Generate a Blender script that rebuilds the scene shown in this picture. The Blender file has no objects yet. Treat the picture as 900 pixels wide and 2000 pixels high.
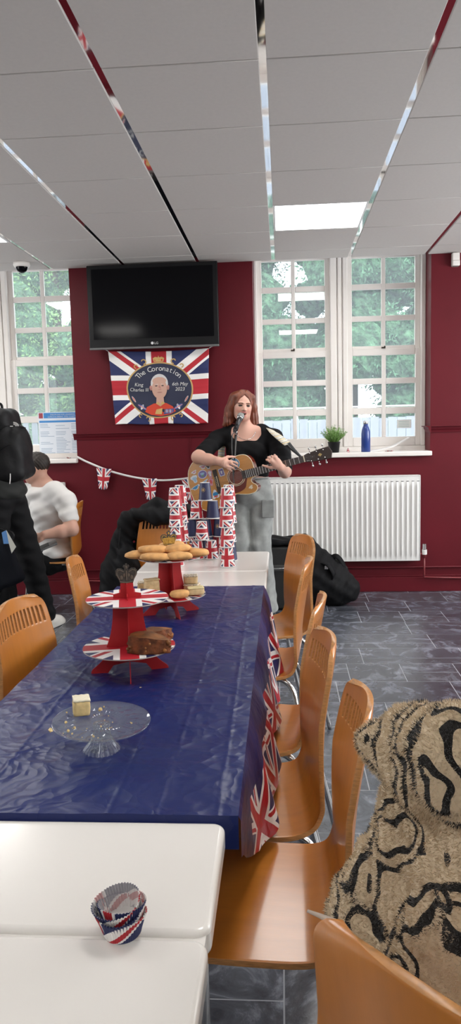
import bpy, math, random
import numpy as np
from mathutils import Vector, Matrix, Euler
import openvdb

random.seed(7); rng = np.random.default_rng(7)
SC = bpy.context.scene
COL = SC.collection
PI = math.pi

# ---------------------------------------------------------------- camera
F_PX, PITCH, YAW, ROLL, EYE = 1455.0, 0.1154, -0.0712, 0.0245, 1.38
_cy, _sy = math.cos(YAW), math.sin(YAW)
_F = np.array([_sy*math.cos(PITCH), _cy*math.cos(PITCH), -math.sin(PITCH)])
_rt = np.array([_cy, -_sy, 0.0]); _dn = np.cross(_F, _rt)
_c, _s = math.cos(ROLL), math.sin(ROLL)
CAMR = np.array([_c*_rt+_s*_dn, -_s*_rt+_c*_dn, _F])
cam_d = bpy.data.cameras.new('camera'); cam = bpy.data.objects.new('camera', cam_d); COL.objects.link(cam)
r_, u_, b_ = CAMR[0], -CAMR[1], -CAMR[2]
cam.matrix_world = Matrix(((r_[0], u_[0], b_[0], 0), (r_[1], u_[1], b_[1], 0), (r_[2], u_[2], b_[2], EYE), (0, 0, 0, 1)))
cam_d.sensor_fit = 'VERTICAL'; cam_d.sensor_height = 24.0; cam_d.lens = 24.0*F_PX/2000.0
cam_d.clip_start = 0.05; cam_d.clip_end = 200
SC.camera = cam

# ---------------------------------------------------------------- world, exposure
SC.view_settings.view_transform = 'Standard'; SC.view_settings.look = 'None'
SC.view_settings.gamma = 1.0; SC.view_settings.use_curve_mapping = False
SC.view_settings.exposure = -0.36
world = bpy.data.worlds.new('overcast_sky'); SC.world = world; world.use_nodes = True
wn = world.node_tree.nodes; wl = world.node_tree.links
bg = wn['Background']
tc = wn.new('ShaderNodeTexCoord'); nz = wn.new('ShaderNodeTexNoise'); nz.inputs['Scale'].default_value = 2.0
cr = wn.new('ShaderNodeValToRGB')
cr.color_ramp.elements[0].position = 0.3; cr.color_ramp.elements[0].color = (0.80, 0.90, 1.0, 1)
cr.color_ramp.elements[1].position = 0.7; cr.color_ramp.elements[1].color = (0.97, 0.99, 1.0, 1)
wl.new(tc.outputs['Generated'], nz.inputs['Vector']); wl.new(nz.outputs['Fac'], cr.inputs['Fac']); wl.new(cr.outputs['Color'], bg.inputs['Color'])
bg.inputs['Strength'].default_value = 5.6
SUN_E = 2.0
sun_d = bpy.data.lights.new('sun', 'SUN'); sun_d.energy = SUN_E; sun_d.angle = 0.6; sun_d.color = (1, 0.97, 0.92)
sun = bpy.data.objects.new('sun', sun_d); COL.objects.link(sun)
sun.rotation_euler = (math.radians(30), math.radians(28), 0)
LAMP = 24.0          # radiance of the ceiling lamp panels

# ---------------------------------------------------------------- helpers
def at(px, py, Y):
    "point of the room at depth Y on the line of sight of a photo pixel"
    a = CAMR.T @ np.array([(px-450)/F_PX, (py-1000)/F_PX, 1.0])
    return np.array([0, 0, EYE]) + a*(Y/a[1])
def atz(px, py, Z):
    a = CAMR.T @ np.array([(px-450)/F_PX, (py-1000)/F_PX, 1.0])
    return np.array([0, 0, EYE]) + a*((Z-EYE)/a[2])

class MB:
    "collects shapes into one mesh"
    def __init__(s): s.v = []; s.f = []; s.m = []; s.uv = []; s.n = 0; s.hasuv = False
    def add(s, V, Fc, mi=0, uv=None, M=None):
        V = np.asarray(V, float).reshape(-1, 3)
        if M is not None: V = V @ np.array(M)[:3, :3].T + np.array(M)[:3, 3]
        s.v.append(V)
        for k, f in enumerate(Fc):
            s.f.append([int(i)+s.n for i in f]); s.m.append(mi if np.isscalar(mi) else mi[k])
            if uv is None: s.uv.extend([(0, 0)]*len(f))
            else:
                s.hasuv = True
                s.uv.extend([tuple(uv[int(i)]) for i in f])
        s.n += len(V); return s
    def build(s, name, mats, parent=None, smooth=False, loc=None, rot=None, bevel=0, seg=2, auto=None):
        me = bpy.data.meshes.new(name)
        me.from_pydata(np.concatenate(s.v).tolist() if s.v else [], [], s.f)
        if not isinstance(mats, (list, tuple)): mats = [mats]
        for m in mats: me.materials.append(m)
        me.polygons.foreach_set('material_index', np.array(s.m, np.int32))
        if s.hasuv:
            l = me.uv_layers.new(name='UVMap'); l.data.foreach_set('uv', np.array(s.uv, np.float32).ravel())
        if smooth: me.polygons.foreach_set('use_smooth', np.ones(len(s.f), bool))
        me.update()
        o = bpy.data.objects.new(name, me); COL.objects.link(o)
        if parent: o.parent = parent
        if loc is not None: o.location = loc
        if rot is not None: o.rotation_euler = rot
        if bevel:
            b = o.modifiers.new('Bevel', 'BEVEL'); b.width = bevel; b.segments = seg; b.limit_method = 'ANGLE'; b.angle_limit = 0.6
            b.harden_normals = False
            me.polygons.foreach_set('use_smooth', np.ones(len(me.polygons), bool))
            try: me.set_sharp_from_angle(angle=0.7)
            except Exception: pass
        elif auto:
            me.polygons.foreach_set('use_smooth', np.ones(len(me.polygons), bool))
            try: me.set_sharp_from_angle(angle=auto)
            except Exception: pass
        return o
def T(x=0, y=0, z=0, rx=0, ry=0, rz=0, s=1.0):
    S = Matrix.Diagonal((s, s, s, 1)) if np.isscalar(s) else Matrix.Diagonal((*s, 1))
    return Matrix.Translation((x, y, z)) @ Euler((rx, ry, rz)).to_matrix().to_4x4() @ S
def box(x0, y0, z0, x1, y1, z1):
    v = [(x, y, z) for x in (x0, x1) for y in (y0, y1) for z in (z0, z1)]
    return v, [(0, 1, 3, 2), (4, 6, 7, 5), (0, 4, 5, 1), (2, 3, 7, 6), (0, 2, 6, 4), (1, 5, 7, 3)]
def frames(P):
    P = np.asarray(P, float); t = np.gradient(P, axis=0); t /= np.linalg.norm(t, axis=1)[:, None]+1e-12
    a = np.array([0, 0, 1.0]) if abs(t[0][2]) < .9 else np.array([1.0, 0, 0])
    n = np.cross(t[0], a); n /= np.linalg.norm(n); N = [n]
    for i in range(1, len(P)):
        n = N[-1]-t[i]*np.dot(N[-1], t[i]); n /= np.linalg.norm(n)+1e-12; N.append(n)
    N = np.array(N); return t, N, np.cross(t, N)
def tube(P, r, n=8, cap=True):
    P = np.asarray(P, float); t, N, B = frames(P); r = np.broadcast_to(r, (len(P),))
    a = np.arange(n)*2*PI/n
    V = (P[:, None]+r[:, None, None]*(np.cos(a)[None, :, None]*N[:, None]+np.sin(a)[None, :, None]*B[:, None])).reshape(-1, 3)
    Fc = [(i*n+j, i*n+(j+1) % n, (i+1)*n+(j+1) % n, (i+1)*n+j) for i in range(len(P)-1) for j in range(n)]
    if cap: Fc += [tuple(range(n))[::-1], tuple((len(P)-1)*n+k for k in range(n))]
    return V, Fc
def ribbon(P, w, th, up=(0, 0, 1)):
    "flat band of width w and thickness th along P; up = the face normal"
    P = np.asarray(P, float); t = np.gradient(P, axis=0); t /= np.linalg.norm(t, axis=1)[:, None]
    u = np.broadcast_to(np.asarray(up, float), P.shape); sd = np.cross(t, u); sd /= np.linalg.norm(sd, axis=1)[:, None]
    nn = np.cross(sd, t); w = np.broadcast_to(w, (len(P),))[:, None]/2
    V = np.stack([P-sd*w-nn*th/2, P+sd*w-nn*th/2, P+sd*w+nn*th/2, P-sd*w+nn*th/2], 1).reshape(-1, 3)
    Fc = [(i*4+j, i*4+(j+1) % 4, (i+1)*4+(j+1) % 4, (i+1)*4+j) for i in range(len(P)-1) for j in range(4)]
    Fc += [(3, 2, 1, 0), tuple((len(P)-1)*4+k for k in range(4))]
    L = np.linspace(0, 1, len(P)); uv = np.stack([np.repeat(L, 4), np.tile([0, 1, 1, 0], len(P))], 1)
    return V, Fc, uv
def lathe(prof, n=32, close=False):
    "prof: (r,z) list; revolve about Z"
    V = []; Fc = []; uv = []; m = len(prof)
    for j in range(n+1):
        a = 2*PI*j/n
        for k, (r, z) in enumerate(prof): V.append((r*math.cos(a), r*math.sin(a), z)); uv.append((j/n, k/(m-1)))
    for j in range(n):
        for k in range(m-1): Fc.append((j*m+k, (j+1)*m+k, (j+1)*m+k+1, j*m+k+1))
    return V, Fc, uv
def prism(out, z0, z1, M=None):
    n = len(out); V = [(x, y, z0) for x, y in out]+[(x, y, z1) for x, y in out]
    Fc = [tuple(range(n))[::-1], tuple(range(n, 2*n))]+[(i, (i+1) % n, n+(i+1) % n, n+i) for i in range(n)]
    return V, Fc
def ball(c, r, n=12, m=8):
    r = np.broadcast_to(r, (3,)); V = [(0, 0, 1)]; Fc = []
    for i in range(1, m):
        for j in range(n):
            a, b = PI*i/m, 2*PI*j/n; V.append((math.sin(a)*math.cos(b), math.sin(a)*math.sin(b), math.cos(a)))
    V.append((0, 0, -1))
    for j in range(n): Fc.append((0, 1+j, 1+(j+1) % n))
    for i in range(m-2):
        for j in range(n): Fc.append((1+i*n+j, 1+(i+1)*n+j, 1+(i+1)*n+(j+1) % n, 1+i*n+(j+1) % n))
    for j in range(n): Fc.append((len(V)-1, 1+(m-2)*n+(j+1) % n, 1+(m-2)*n+j))
    return np.array(V)*r+np.asarray(c, float), Fc
def grid(fn, nu, nv):
    V = []; uv = []
    for i in range(nu+1):
        for j in range(nv+1):
            u, v = i/nu, j/nv; V.append(fn(u, v)); uv.append((u, v))
    w = nv+1
    return V, [(i*w+j, (i+1)*w+j, (i+1)*w+j+1, i*w+j+1) for i in range(nu) for j in range(nv)], uv
def rrect(x0, y0, x1, y1, r, n=5):
    o = []
    for cx, cy, a in ((x1-r, y1-r, 0), (x0+r, y1-r, PI/2), (x0+r, y0+r, PI), (x1-r, y0+r, 1.5*PI)):
        for k in range(n+1): t = a+PI/2*k/n; o.append((cx+r*math.cos(t), cy+r*math.sin(t)))
    return o
def bez(P, n=24):
    "Catmull-Rom through points"
    P = np.asarray(P, float); Q = np.vstack([2*P[0]-P[1], P, 2*P[-1]-P[-2]]); out = []
    for i in range(len(P)-1):
        p0, p1, p2, p3 = Q[i:i+4]
        for t in np.linspace(0, 1, n, endpoint=False):
            out.append(.5*((2*p1)+(-p0+p2)*t+(2*p0-5*p1+4*p2-p3)*t*t+(-p0+3*p1-3*p2+p3)*t**3))
    out.append(P[-1]); return np.array(out)
def solidify(o, th, off=0):
    m = o.modifiers.new('Solidify', 'SOLIDIFY'); m.thickness = th; m.offset = off; return o
def subsurf(o, l=1):
    m = o.modifiers.new('Subdivision', 'SUBSURF'); m.levels = l; m.render_levels = l; return o
def text_mesh(s, size, align='CENTER', ext=0.0):
    cu = bpy.data.curves.new('lettering', 'FONT'); cu.body = s; cu.size = size; cu.align_x = align; cu.extrude = ext; cu.resolution_u = 3
    to = bpy.data.objects.new('lettering', cu); COL.objects.link(to)
    dg = bpy.context.evaluated_depsgraph_get(); me = bpy.data.meshes.new_from_object(to.evaluated_get(dg))
    V = np.array([v.co[:] for v in me.vertices]).reshape(-1, 3); Fc = [tuple(p.vertices) for p in me.polygons]
    bpy.data.objects.remove(to); bpy.data.curves.remove(cu); bpy.data.meshes.remove(me)
    return V, Fc
def root(name, label, cat, loc=(0, 0, 0), rz=0, group=None, rot=None):
    o = bpy.data.objects.new(name, None); COL.objects.link(o); o.location = loc
    o.rotation_euler = rot if rot is not None else (0, 0, rz); o.empty_display_size = 0.05
    return tag(o, label, cat, group)
def tag(o, label=None, cat=None, group=None, kind=None):
    if label: o['label'] = label
    if cat: o['category'] = cat
    if group: o['group'] = group
    if kind: o['kind'] = kind
    return o
def struct(o): o['kind'] = 'structure'; return o
def copy_tree(o, loc=None, rz=None, label=None, group=None, parent=None):
    c = o.copy(); COL.objects.link(c)
    if parent: c.parent = parent
    for ch in o.children: copy_tree(ch, parent=c)
    if loc is not None: c.location = loc
    if rz is not None: c.rotation_euler = (0, 0, rz)
    if label: c['label'] = label
    if group: c['group'] = group
    return c

# ---------------------------------------------------------------- materials
def mat(name, col, rough=0.5, metal=0.0, spec=0.5, var=0.0, vs=8.0, bump=0.0, bs=40.0, coat=0.0, trans=0.0, alpha=1, sheen=0, stretch=None, sub=0, bdist=0.002):
    m = bpy.data.materials.new(name); m.use_nodes = True; n = m.node_tree.nodes; l = m.node_tree.links
    b = n['Principled BSDF']; b.inputs['Base Color'].default_value = (*col, 1)
    b.inputs['Roughness'].default_value = rough; b.inputs['Metallic'].default_value = metal
    b.inputs['Specular IOR Level'].default_value = spec; b.inputs['Coat Weight'].default_value = coat; b.inputs['Coat Roughness'].default_value = 0.1
    b.inputs['Transmission Weight'].default_value = trans; b.inputs['Sheen Weight'].default_value = sheen
    b.inputs['Subsurface Weight'].default_value = sub; b.inputs['Subsurface Scale'].default_value = 0.01
    co = None
    if var or bump:
        t = n.new('ShaderNodeTexCoord'); co = t.outputs['Object']
        if stretch:
            mp = n.new('ShaderNodeMapping'); mp.inputs['Scale'].default_value = stretch; l.new(co, mp.inputs['Vector']); co = mp.outputs['Vector']
    if var:
        z = n.new('ShaderNodeTexNoise'); z.inputs['Scale'].default_value = vs; z.inputs['Detail'].default_value = 6; l.new(co, z.inputs['Vector'])
        r = n.new('ShaderNodeValToRGB'); e = r.color_ramp.elements
        e[0].position = .3; e[1].position = .7
        e[0].color = (*[c*(1-var) for c in col], 1); e[1].color = (*[min(1, c*(1+var)) for c in col], 1)
        l.new(z.outputs['Fac'], r.inputs['Fac']); l.new(r.outputs['Color'], b.inputs['Base Color'])
    if bump:
        z = n.new('ShaderNodeTexNoise'); z.inputs['Scale'].default_value = bs; z.inputs['Detail'].default_value = 5; l.new(co, z.inputs['Vector'])
        u = n.new('ShaderNodeBump'); u.inputs['Strength'].default_value = bump; u.inputs['Distance'].default_value = bdist
        l.new(z.outputs['Fac'], u.inputs['Height']); l.new(u.outputs['Normal'], b.inputs['Normal'])
    return m
def emit(name, col, s):
    m = bpy.data.materials.new(name); m.use_nodes = True; n = m.node_tree.nodes; n.clear()
    e = n.new('ShaderNodeEmission'); e.inputs['Color'].default_value = (*col, 1); e.inputs['Strength'].default_value = s
    o = n.new('ShaderNodeOutputMaterial'); m.node_tree.links.new(e.outputs[0], o.inputs[0]); return m

class NT:
    "small node-graph writer for procedural patterns"
    def __init__(s, m): s.n = m.node_tree.nodes; s.l = m.node_tree.links
    def val(s, x, inp):
        if hasattr(x, 'is_linked') or hasattr(x, 'node'): s.l.new(x, inp)
        else: inp.default_value = x
    def m(s, op, a, b=0.0, c=0.0, clamp=False):
        k = s.n.new('ShaderNodeMath'); k.operation = op; k.use_clamp = clamp
        s.val(a, k.inputs[0]); s.val(b, k.inputs[1]); s.val(c, k.inputs[2]); return k.outputs[0]
    def mix(s, f, a, b):
        k = s.n.new('ShaderNodeMix'); k.data_type = 'RGBA'
        s.val(f, k.inputs[0])
        for x, i in ((a, k.inputs[6]), (b, k.inputs[7])):
            if isinstance(x, tuple): i.default_value = (*x[:3], 1)
            else: s.l.new(x, i)
        return k.outputs[2]
NAVY = (0.016, 0.024, 0.10); UJRED = (0.44, 0.016, 0.028); UJWHITE = (0.80, 0.78, 0.76)
def jack_color(g, u, v, asp=2.0, navy=NAVY, red=UJRED, white=UJWHITE, th=1.0):
    "Union flag colours; u,v run -1..1 over one flag whose width is asp times its height"
    au = g.m('ABSOLUTE', u); av = g.m('ABSOLUTE', v)
    X = g.m('MULTIPLY', au, asp); nrm = math.sqrt(1+asp*asp)
    d = g.m('DIVIDE', g.m('SUBTRACT', g.m('MULTIPLY', av, asp), X), nrm)       # signed distance from the diagonal, units of half height
    sg = g.m('SIGN', g.m('MULTIPLY', u, v)); e = g.m('MULTIPLY', d, sg)
    wd = g.m('LESS_THAN', g.m('ABSOLUTE', d), 0.2*th)
    rd = g.m('MULTIPLY', g.m('GREATER_THAN', e, -0.135*th), g.m('LESS_THAN', e, 0.0))
    wc = g.m('MAXIMUM', g.m('LESS_THAN', X, 0.34*th), g.m('LESS_THAN', av, 0.34*th))
    rc = g.m('MAXIMUM', g.m('LESS_THAN', X, 0.2*th), g.m('LESS_THAN', av, 0.2*th))
    c = g.mix(wd, navy, white); c = g.mix(rd, c, red); c = g.mix(wc, c, white); return g.mix(rc, c, red)
def jack_mat(name, asp=2.0, rep=(1, 1), off=(0, 0), rough=.5, planar=None, th=1.0, **k):
    m = mat(name, (1, 1, 1), rough, **k); g = NT(m); b = g.n['Principled BSDF']
    t = g.n.new('ShaderNodeTexCoord'); sp = g.n.new('ShaderNodeSeparateXYZ')
    g.l.new(t.outputs['Object' if planar else 'UV'], sp.inputs[0])
    U, V = sp.outputs[0], sp.outputs[1]
    if planar:
        U = g.m('DIVIDE', U, planar[0]); V = g.m('DIVIDE', V, planar[1])
    else:
        U = g.m('SUBTRACT', g.m('MULTIPLY', g.m('FRACT', g.m('MULTIPLY_ADD', U, rep[0], off[0])), 2.0), 1.0)
        V = g.m('SUBTRACT', g.m('MULTIPLY', g.m('FRACT', g.m('MULTIPLY_ADD', V, rep[1], off[1])), 2.0), 1.0)
    c = jack_color(g, U, V, asp, th=th); g.l.new(c, b.inputs['Base Color']); return m

# ---------------------------------------------------------------- solid modelling by distance fields (organic bodies)
class Solid:
    def __init__(s, lo, hi, h): 
        s.lo = np.array(lo, float); s.h = h; s.n = np.ceil((np.array(hi)-s.lo)/h).astype(int)+1
        s.D = np.full(s.n, 0.2, np.float32)
    def _sub(s, lo, hi):
        a = np.clip(np.floor((np.array(lo)-s.lo)/s.h).astype(int), 0, s.n); b = np.clip(np.ceil((np.array(hi)-s.lo)/s.h).astype(int)+1, 0, s.n)
        if np.any(b <= a): return None
        sl = tuple(slice(int(p), int(q)) for p, q in zip(a, b))
        ax = [s.lo[i]+s.h*np.arange(a[i], b[i]) for i in range(3)]
        return sl, ax[0][:, None, None].astype(np.float32), ax[1][None, :, None].astype(np.float32), ax[2][None, None, :].astype(np.float32)
    def _put(s, sl, d, k, sub):
        A = s.D[sl]
        if sub: A = -A
        if k > 1e-6:
            hh = np.clip(.5+.5*(A-d)/k, 0, 1); R = A+(d-A)*hh-k*hh*(1-hh)
        else: R = np.minimum(A, d)
        s.D[sl] = -R if sub else R
    def cap(s, a, b, ra, rb=None, k=.02, sub=False):
        rb = ra if rb is None else rb; a = np.asarray(a, float); b = np.asarray(b, float); mg = max(ra, rb)+k*2+3*s.h
        q = s._sub(np.minimum(a, b)-mg, np.maximum(a, b)+mg)
        if q is None: return s
        sl, X, Y, Z = q; ab = b-a; L = max(float(ab@ab), 1e-9)
        t = np.clip(((X-a[0])*ab[0]+(Y-a[1])*ab[1]+(Z-a[2])*ab[2])/L, 0, 1)
        d = np.sqrt((X-a[0]-t*ab[0])**2+(Y-a[1]-t*ab[1])**2+(Z-a[2]-t*ab[2])**2)-(ra+(rb-ra)*t)
        s._put(sl, d, k, sub); return s
    def chain(s, P, R, k=.02, sub=False):
        for i in range(len(P)-1): s.cap(P[i], P[i+1], R[i], R[i+1], k, sub)
        return s
    def ell(s, c, r, k=.02, rot=None, sub=False):
        c = np.asarray(c, float); r = np.broadcast_to(np.asarray(r, float), (3,)); mg = r.max()+2*k+3*s.h
        q = s._sub(c-mg, c+mg)
        if q is None: return s
        sl, X, Y, Z = q; x, y, z = X-c[0], Y-c[1], Z-c[2]
        if rot is not None:
            M = np.array(Euler(rot).to_matrix()).T
            x, y, z = M[0, 0]*x+M[0, 1]*y+M[0, 2]*z, M[1, 0]*x+M[1, 1]*y+M[1, 2]*z, M[2, 0]*x+M[2, 1]*y+M[2, 2]*z
        k0 = np.sqrt((x/r[0])**2+(y/r[1])**2+(z/r[2])**2); k1 = np.sqrt((x/r[0]**2)**2+(y/r[1]**2)**2+(z/r[2]**2)**2)
        d = np.where(k1 > 1e-5, k0*(k0-1)/np.maximum(k1, 1e-5), -r.min()); s._put(sl, d, k, sub); return s
    def rbox(s, c, hf, r=.01, k=.01, rot=None, sub=False):
        c = np.asarray(c, float); hf = np.asarray(hf, float); mg = np.linalg.norm(hf)+2*k+3*s.h
        q = s._sub(c-mg, c+mg)
        if q is None: return s
        sl, X, Y, Z = q; x, y, z = X-c[0], Y-c[1], Z-c[2]
        if rot is not None:
            M = np.array(Euler(rot).to_matrix()).T
            x, y, z = M[0, 0]*x+M[0, 1]*y+M[0, 2]*z, M[1, 0]*x+M[1, 1]*y+M[1, 2]*z, M[2, 0]*x+M[2, 1]*y+M[2, 2]*z
        qx, qy, qz = np.abs(x)-hf[0]+r, np.abs(y)-hf[1]+r, np.abs(z)-hf[2]+r
        d = np.sqrt(np.maximum(qx, 0)**2+np.maximum(qy, 0)**2+np.maximum(qz, 0)**2)+np.minimum(np.maximum(np.maximum(qx, qy), qz), 0)-r
        s._put(sl, d, k, sub); return s
    def cut(s, p, n, k=0.004):
        "remove everything on the side the normal n points to"
        n = np.asarray(n, float); n = n/np.linalg.norm(n)
        sl, X, Y, Z = s._sub(s.lo, s.lo+s.h*s.n)
        d = (X-p[0])*n[0]+(Y-p[1])*n[1]+(Z-p[2])*n[2]
        A, B = s.D, d; hh = np.clip(.5+.5*(B-A)/k, 0, 1); s.D = (A+(B-A)*hh+k*hh*(1-hh)).astype(np.float32); return s
    def warp(s, fn):
        sl, X, Y, Z = s._sub(s.lo, s.lo+s.h*s.n); s.D = (s.D+fn(X, Y, Z)).astype(np.float32); return s
    def mesh(s, disp=None):
        D = s.D; D[0] = D[-1] = .2; D[:, 0] = D[:, -1] = .2; D[:, :, 0] = D[:, :, -1] = .2
        g = openvdb.FloatGrid(0.2); g.copyFromArray(np.ascontiguousarray(D, dtype=np.float32)); p, q = g.convertToQuads(0.0)
        return p.astype(float)*s.h+s.lo, q[:, ::-1]
    def build(s, name, mats, parent=None, paint=None, smooth=2, uvw=None, loc=None):
        P, Q = s.mesh(); me = bpy.data.meshes.new(name)
        me.vertices.add(len(P)); me.vertices.foreach_set('co', P.astype(np.float32).ravel())
        me.loops.add(4*len(Q)); me.loops.foreach_set('vertex_index', Q.astype(np.int32).ravel())
        me.polygons.add(len(Q)); me.polygons.foreach_set('loop_start', np.arange(0, 4*len(Q), 4, dtype=np.int32))
        me.update(calc_edges=True); me.validate()
        me.polygons.foreach_set('use_smooth', np.ones(len(me.polygons), bool))
        if not isinstance(mats, (list, tuple)): mats = [mats]
        for m_ in mats: me.materials.append(m_)
        if paint is not None:
            C = np.ones((len(P), 4), np.float32); C[:, :3] = paint(P); a = me.color_attributes.new('Col', 'FLOAT_COLOR', 'POINT'); a.data.foreach_set('color', C.ravel())
        o = bpy.data.objects.new(name, me); COL.objects.link(o)
        if parent: o.parent = parent
        if loc is not None: o.location = loc
        if smooth:
            sm = o.modifiers.new('Smooth', 'SMOOTH'); sm.factor = .5; sm.iterations = smooth
        return o
def col_mat(name, rough=.5, spec=.4, sub=0.0, bump=0.0, bs=60, **k):
    m = mat(name, (1, 1, 1), rough, spec=spec, sub=sub, bump=bump, bs=bs, **k); g = NT(m)
    a = g.n.new('ShaderNodeVertexColor'); a.layer_name = 'Col'; g.l.new(a.outputs['Color'], g.n['Principled BSDF'].inputs['Base Color']); return m

SUN_OK = True
# ================================================================ THE ROOM
W = 6.07; H = 2.665; RX0, RX1, RY0 = -4.3, 3.6, -6.0; REV = 0.28
M_wall = mat('crimson_gloss_wall_paint', (0.105, 0.0055, 0.0115), 0.5, spec=.22, var=.07, vs=3, bump=.25, bs=9, bdist=.004)
M_white = mat('white_gloss_woodwork', (0.78, 0.74, 0.70), 0.35, var=.03, vs=5)
M_cream = mat('cream_wall_paint', (0.72, 0.68, 0.62), 0.6)
# --- slate vinyl floor
m = mat('slate_vinyl', (0.1, 0.1, 0.1), .27, spec=1.0); g = NT(m); b = g.n['Principled BSDF']
vc = g.n.new('ShaderNodeVertexColor'); vc.layer_name = 'Col'
t = g.n.new('ShaderNodeTexCoord'); z1 = g.n.new('ShaderNodeTexNoise'); z1.inputs['Scale'].default_value = 7; z1.inputs['Detail'].default_value = 9; z1.inputs['Roughness'].default_value = .68; z1.inputs['Distortion'].default_value = 1.2
g.l.new(t.outputs['Object'], z1.inputs['Vector'])
r = g.n.new('ShaderNodeValToRGB'); e = r.color_ramp.elements; e[0].position = .3; e[0].color = (.026, .029, .038, 1); e[1].position = .74; e[1].color = (.29, .31, .37, 1)
k = r.color_ramp.elements.new(.52); k.color = (.075, .081, .10, 1)
g.l.new(z1.outputs['Fac'], r.inputs['Fac'])
mm = g.n.new('ShaderNodeMix'); mm.data_type = 'RGBA'; mm.blend_type = 'MULTIPLY'; mm.inputs[0].default_value = 1
g.l.new(r.outputs['Color'], mm.inputs[6]); g.l.new(vc.outputs['Color'], mm.inputs[7]); g.l.new(mm.outputs[2], b.inputs['Base Color'])
bp = g.n.new('ShaderNodeBump'); bp.inputs['Strength'].default_value = .35; bp.inputs['Distance'].default_value = .004
g.l.new(z1.outputs['Fac'], bp.inputs['Height']); g.l.new(bp.outputs['Normal'], b.inputs['Normal'])
M_slate = m; M_grout = mat('pale_grout_line', (.36, .37, .40), .5)
fl = MB(); cols = []
y = RY0; row = 0; rr = random.Random(3)
def ftile(x0, y0, x1, y1):
    q = .0022; x0, x1 = max(x0, RX0), min(x1, RX1)
    if x1-x0 < .02: return
    fl.add([(x0+q, y0+q, 0), (x1-q, y0+q, 0), (x1-q, y1-q, 0), (x0+q, y1-q, 0)], [(0, 1, 2, 3)], 0)
    c = rr.uniform(.72, 1.25); cols.extend([(c, c, c*rr.uniform(.97, 1.05), 1)]*4)
while y < W:
    hgt = .3; x = RX0-rr.uniform(0, .6)
    while x < RX1:
        k = rr.choice((0, 0, 1, 2, 3)); w = (.6, .6, .6, .3)[k]
        if k == 1: ftile(x, y, x+w, y+.1); ftile(x, y+.1, x+w, y+hgt)
        elif k == 2: ftile(x, y, x+.3, y+hgt); ftile(x+.3, y, x+.6, y+.15); ftile(x+.3, y+.15, x+.6, y+hgt)
        else: ftile(x, y, x+w, y+hgt)
        x += w
    y += hgt
nt = len(fl.f); fl.add(*box(RX0, RY0, -.05, RX1, W+.05, -.0006), 1); cols.extend([(1, 1, 1, 1)]*8)
fo = struct(fl.build('floor', [M_slate, M_grout])); a = fo.data.color_attributes.new('Col', 'FLOAT_COLOR', 'POINT'); a.data.foreach_set('color', np.array(cols, np.float32).ravel())

# --- suspended ceiling: 0.6 m tiles, wide mirror bars one way, narrow ones the other
S6 = .594; CX0 = -.0473; CY0 = 2.808
M_tile = mat('ceiling_tile', (.56, .53, .505), .85, var=.02, vs=60, bump=.15, bs=300, bdist=.001)
M_mirror = mat('polished_chrome_strip', (.80, .80, .80), .04, metal=1.0)
LAMPS = [(0, 3, 0), (0, -2, 0), (0, -7, 0), (0, -12, 0), (-4, 3, 0), (-4, -2, 0), (-4, -7, 0), (-4, -12, 0), (4, 3, 0), (4, -2, 0), (4, -7, 0), (4, -12, 0)]
lampset = {(a_, b_) for a_, b_, _ in LAMPS}
ce = MB(); nx0 = int((RX0-CX0)//S6); nx1 = int((RX1-CX0)//S6)+1; ny0 = int((RY0-CY0)//S6); ny1 = int((W+REV-CY0)//S6)+1
for i in range(nx0, nx1):
    for j in range(ny0, ny1):
        if (i, j) in lampset: continue
        x0 = max(CX0+i*S6+.014, RX0); x1 = min(CX0+(i+1)*S6-.014, RX1); y0 = max(CY0+j*S6+.004, RY0); y1 = min(CY0+(j+1)*S6-.004, W-.001)
        if x1-x0 < .02 or y1-y0 < .02: continue
        ce.add(*box(x0, y0, H, x1, y1, H+.02))
ce.add(*box(RX0-.1, RY0-.1, H+.035, RX1+.1, W+.02, H+.1))
struct(ce.build('ceiling', M_tile, bevel=.002, seg=1))
tb = MB()
for i in range(nx0, nx1+1):
    x = CX0+i*S6
    if RX0 < x < RX1: tb.add(*box(x-.0135, RY0, H+.006, x+.0135, W-.002, H+.016))
struct(tb.build('trim_1', M_mirror))
tb = MB()
for j in range(ny0, ny1+1):
    y = CY0+j*S6
    if RY0 < y < W-.01: tb.add(*box(RX0, y-.004, H+.010, RX1, y+.004, H+.018))
struct(tb.build('trim_2', M_mirror))
# --- LED lamp panels
M_led = emit('lamp_diffuser', (1.0, .97, .93), LAMP); M_lframe = mat('lamp_frame', (.75, .75, .75), .4)
def lamp(i, j, label, nm='ceiling_lamp_panel'):
    x0, x1, y0, y1 = CX0+i*S6+.016, CX0+(i+1)*S6-.016, CY0+j*S6+.006, CY0+(j+1)*S6-.006
    r0 = root(nm, label, 'ceiling light', ((x0+x1)/2, (y0+y1)/2, H), group='square lamp panels set in the tiled ceiling')
    a, b_ = (x1-x0)/2, (y1-y0)/2; f_ = MB()
    for q in (box(-a, -b_, 0, a, -b_+.012, .03), box(-a, b_-.012, 0, a, b_, .03), box(-a, -b_+.012, 0, -a+.012, b_-.012, .03), box(a-.012, -b_+.012, 0, a, b_-.012, .03)): f_.add(*q)
    f_.build('frame', M_lframe, r0)
    MB().add(*box(-a+.012, -b_+.012, .004, a-.012, b_-.012, .012)).build('diffuser', M_led, r0)
for (i, j, _) in LAMPS:
    lab = {(0, 3): 'bright white square light panel between the two silver ceiling bars', (-4, 3): 'bright light panel cut by the left edge above the dome camera'}.get((i, j), 'square light panel further back in the tiled ceiling behind the camera')
    if (i, j) in ((0, -12), (4, -12), (-4, -12)): continue
    lamp(i, j, lab)

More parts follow.
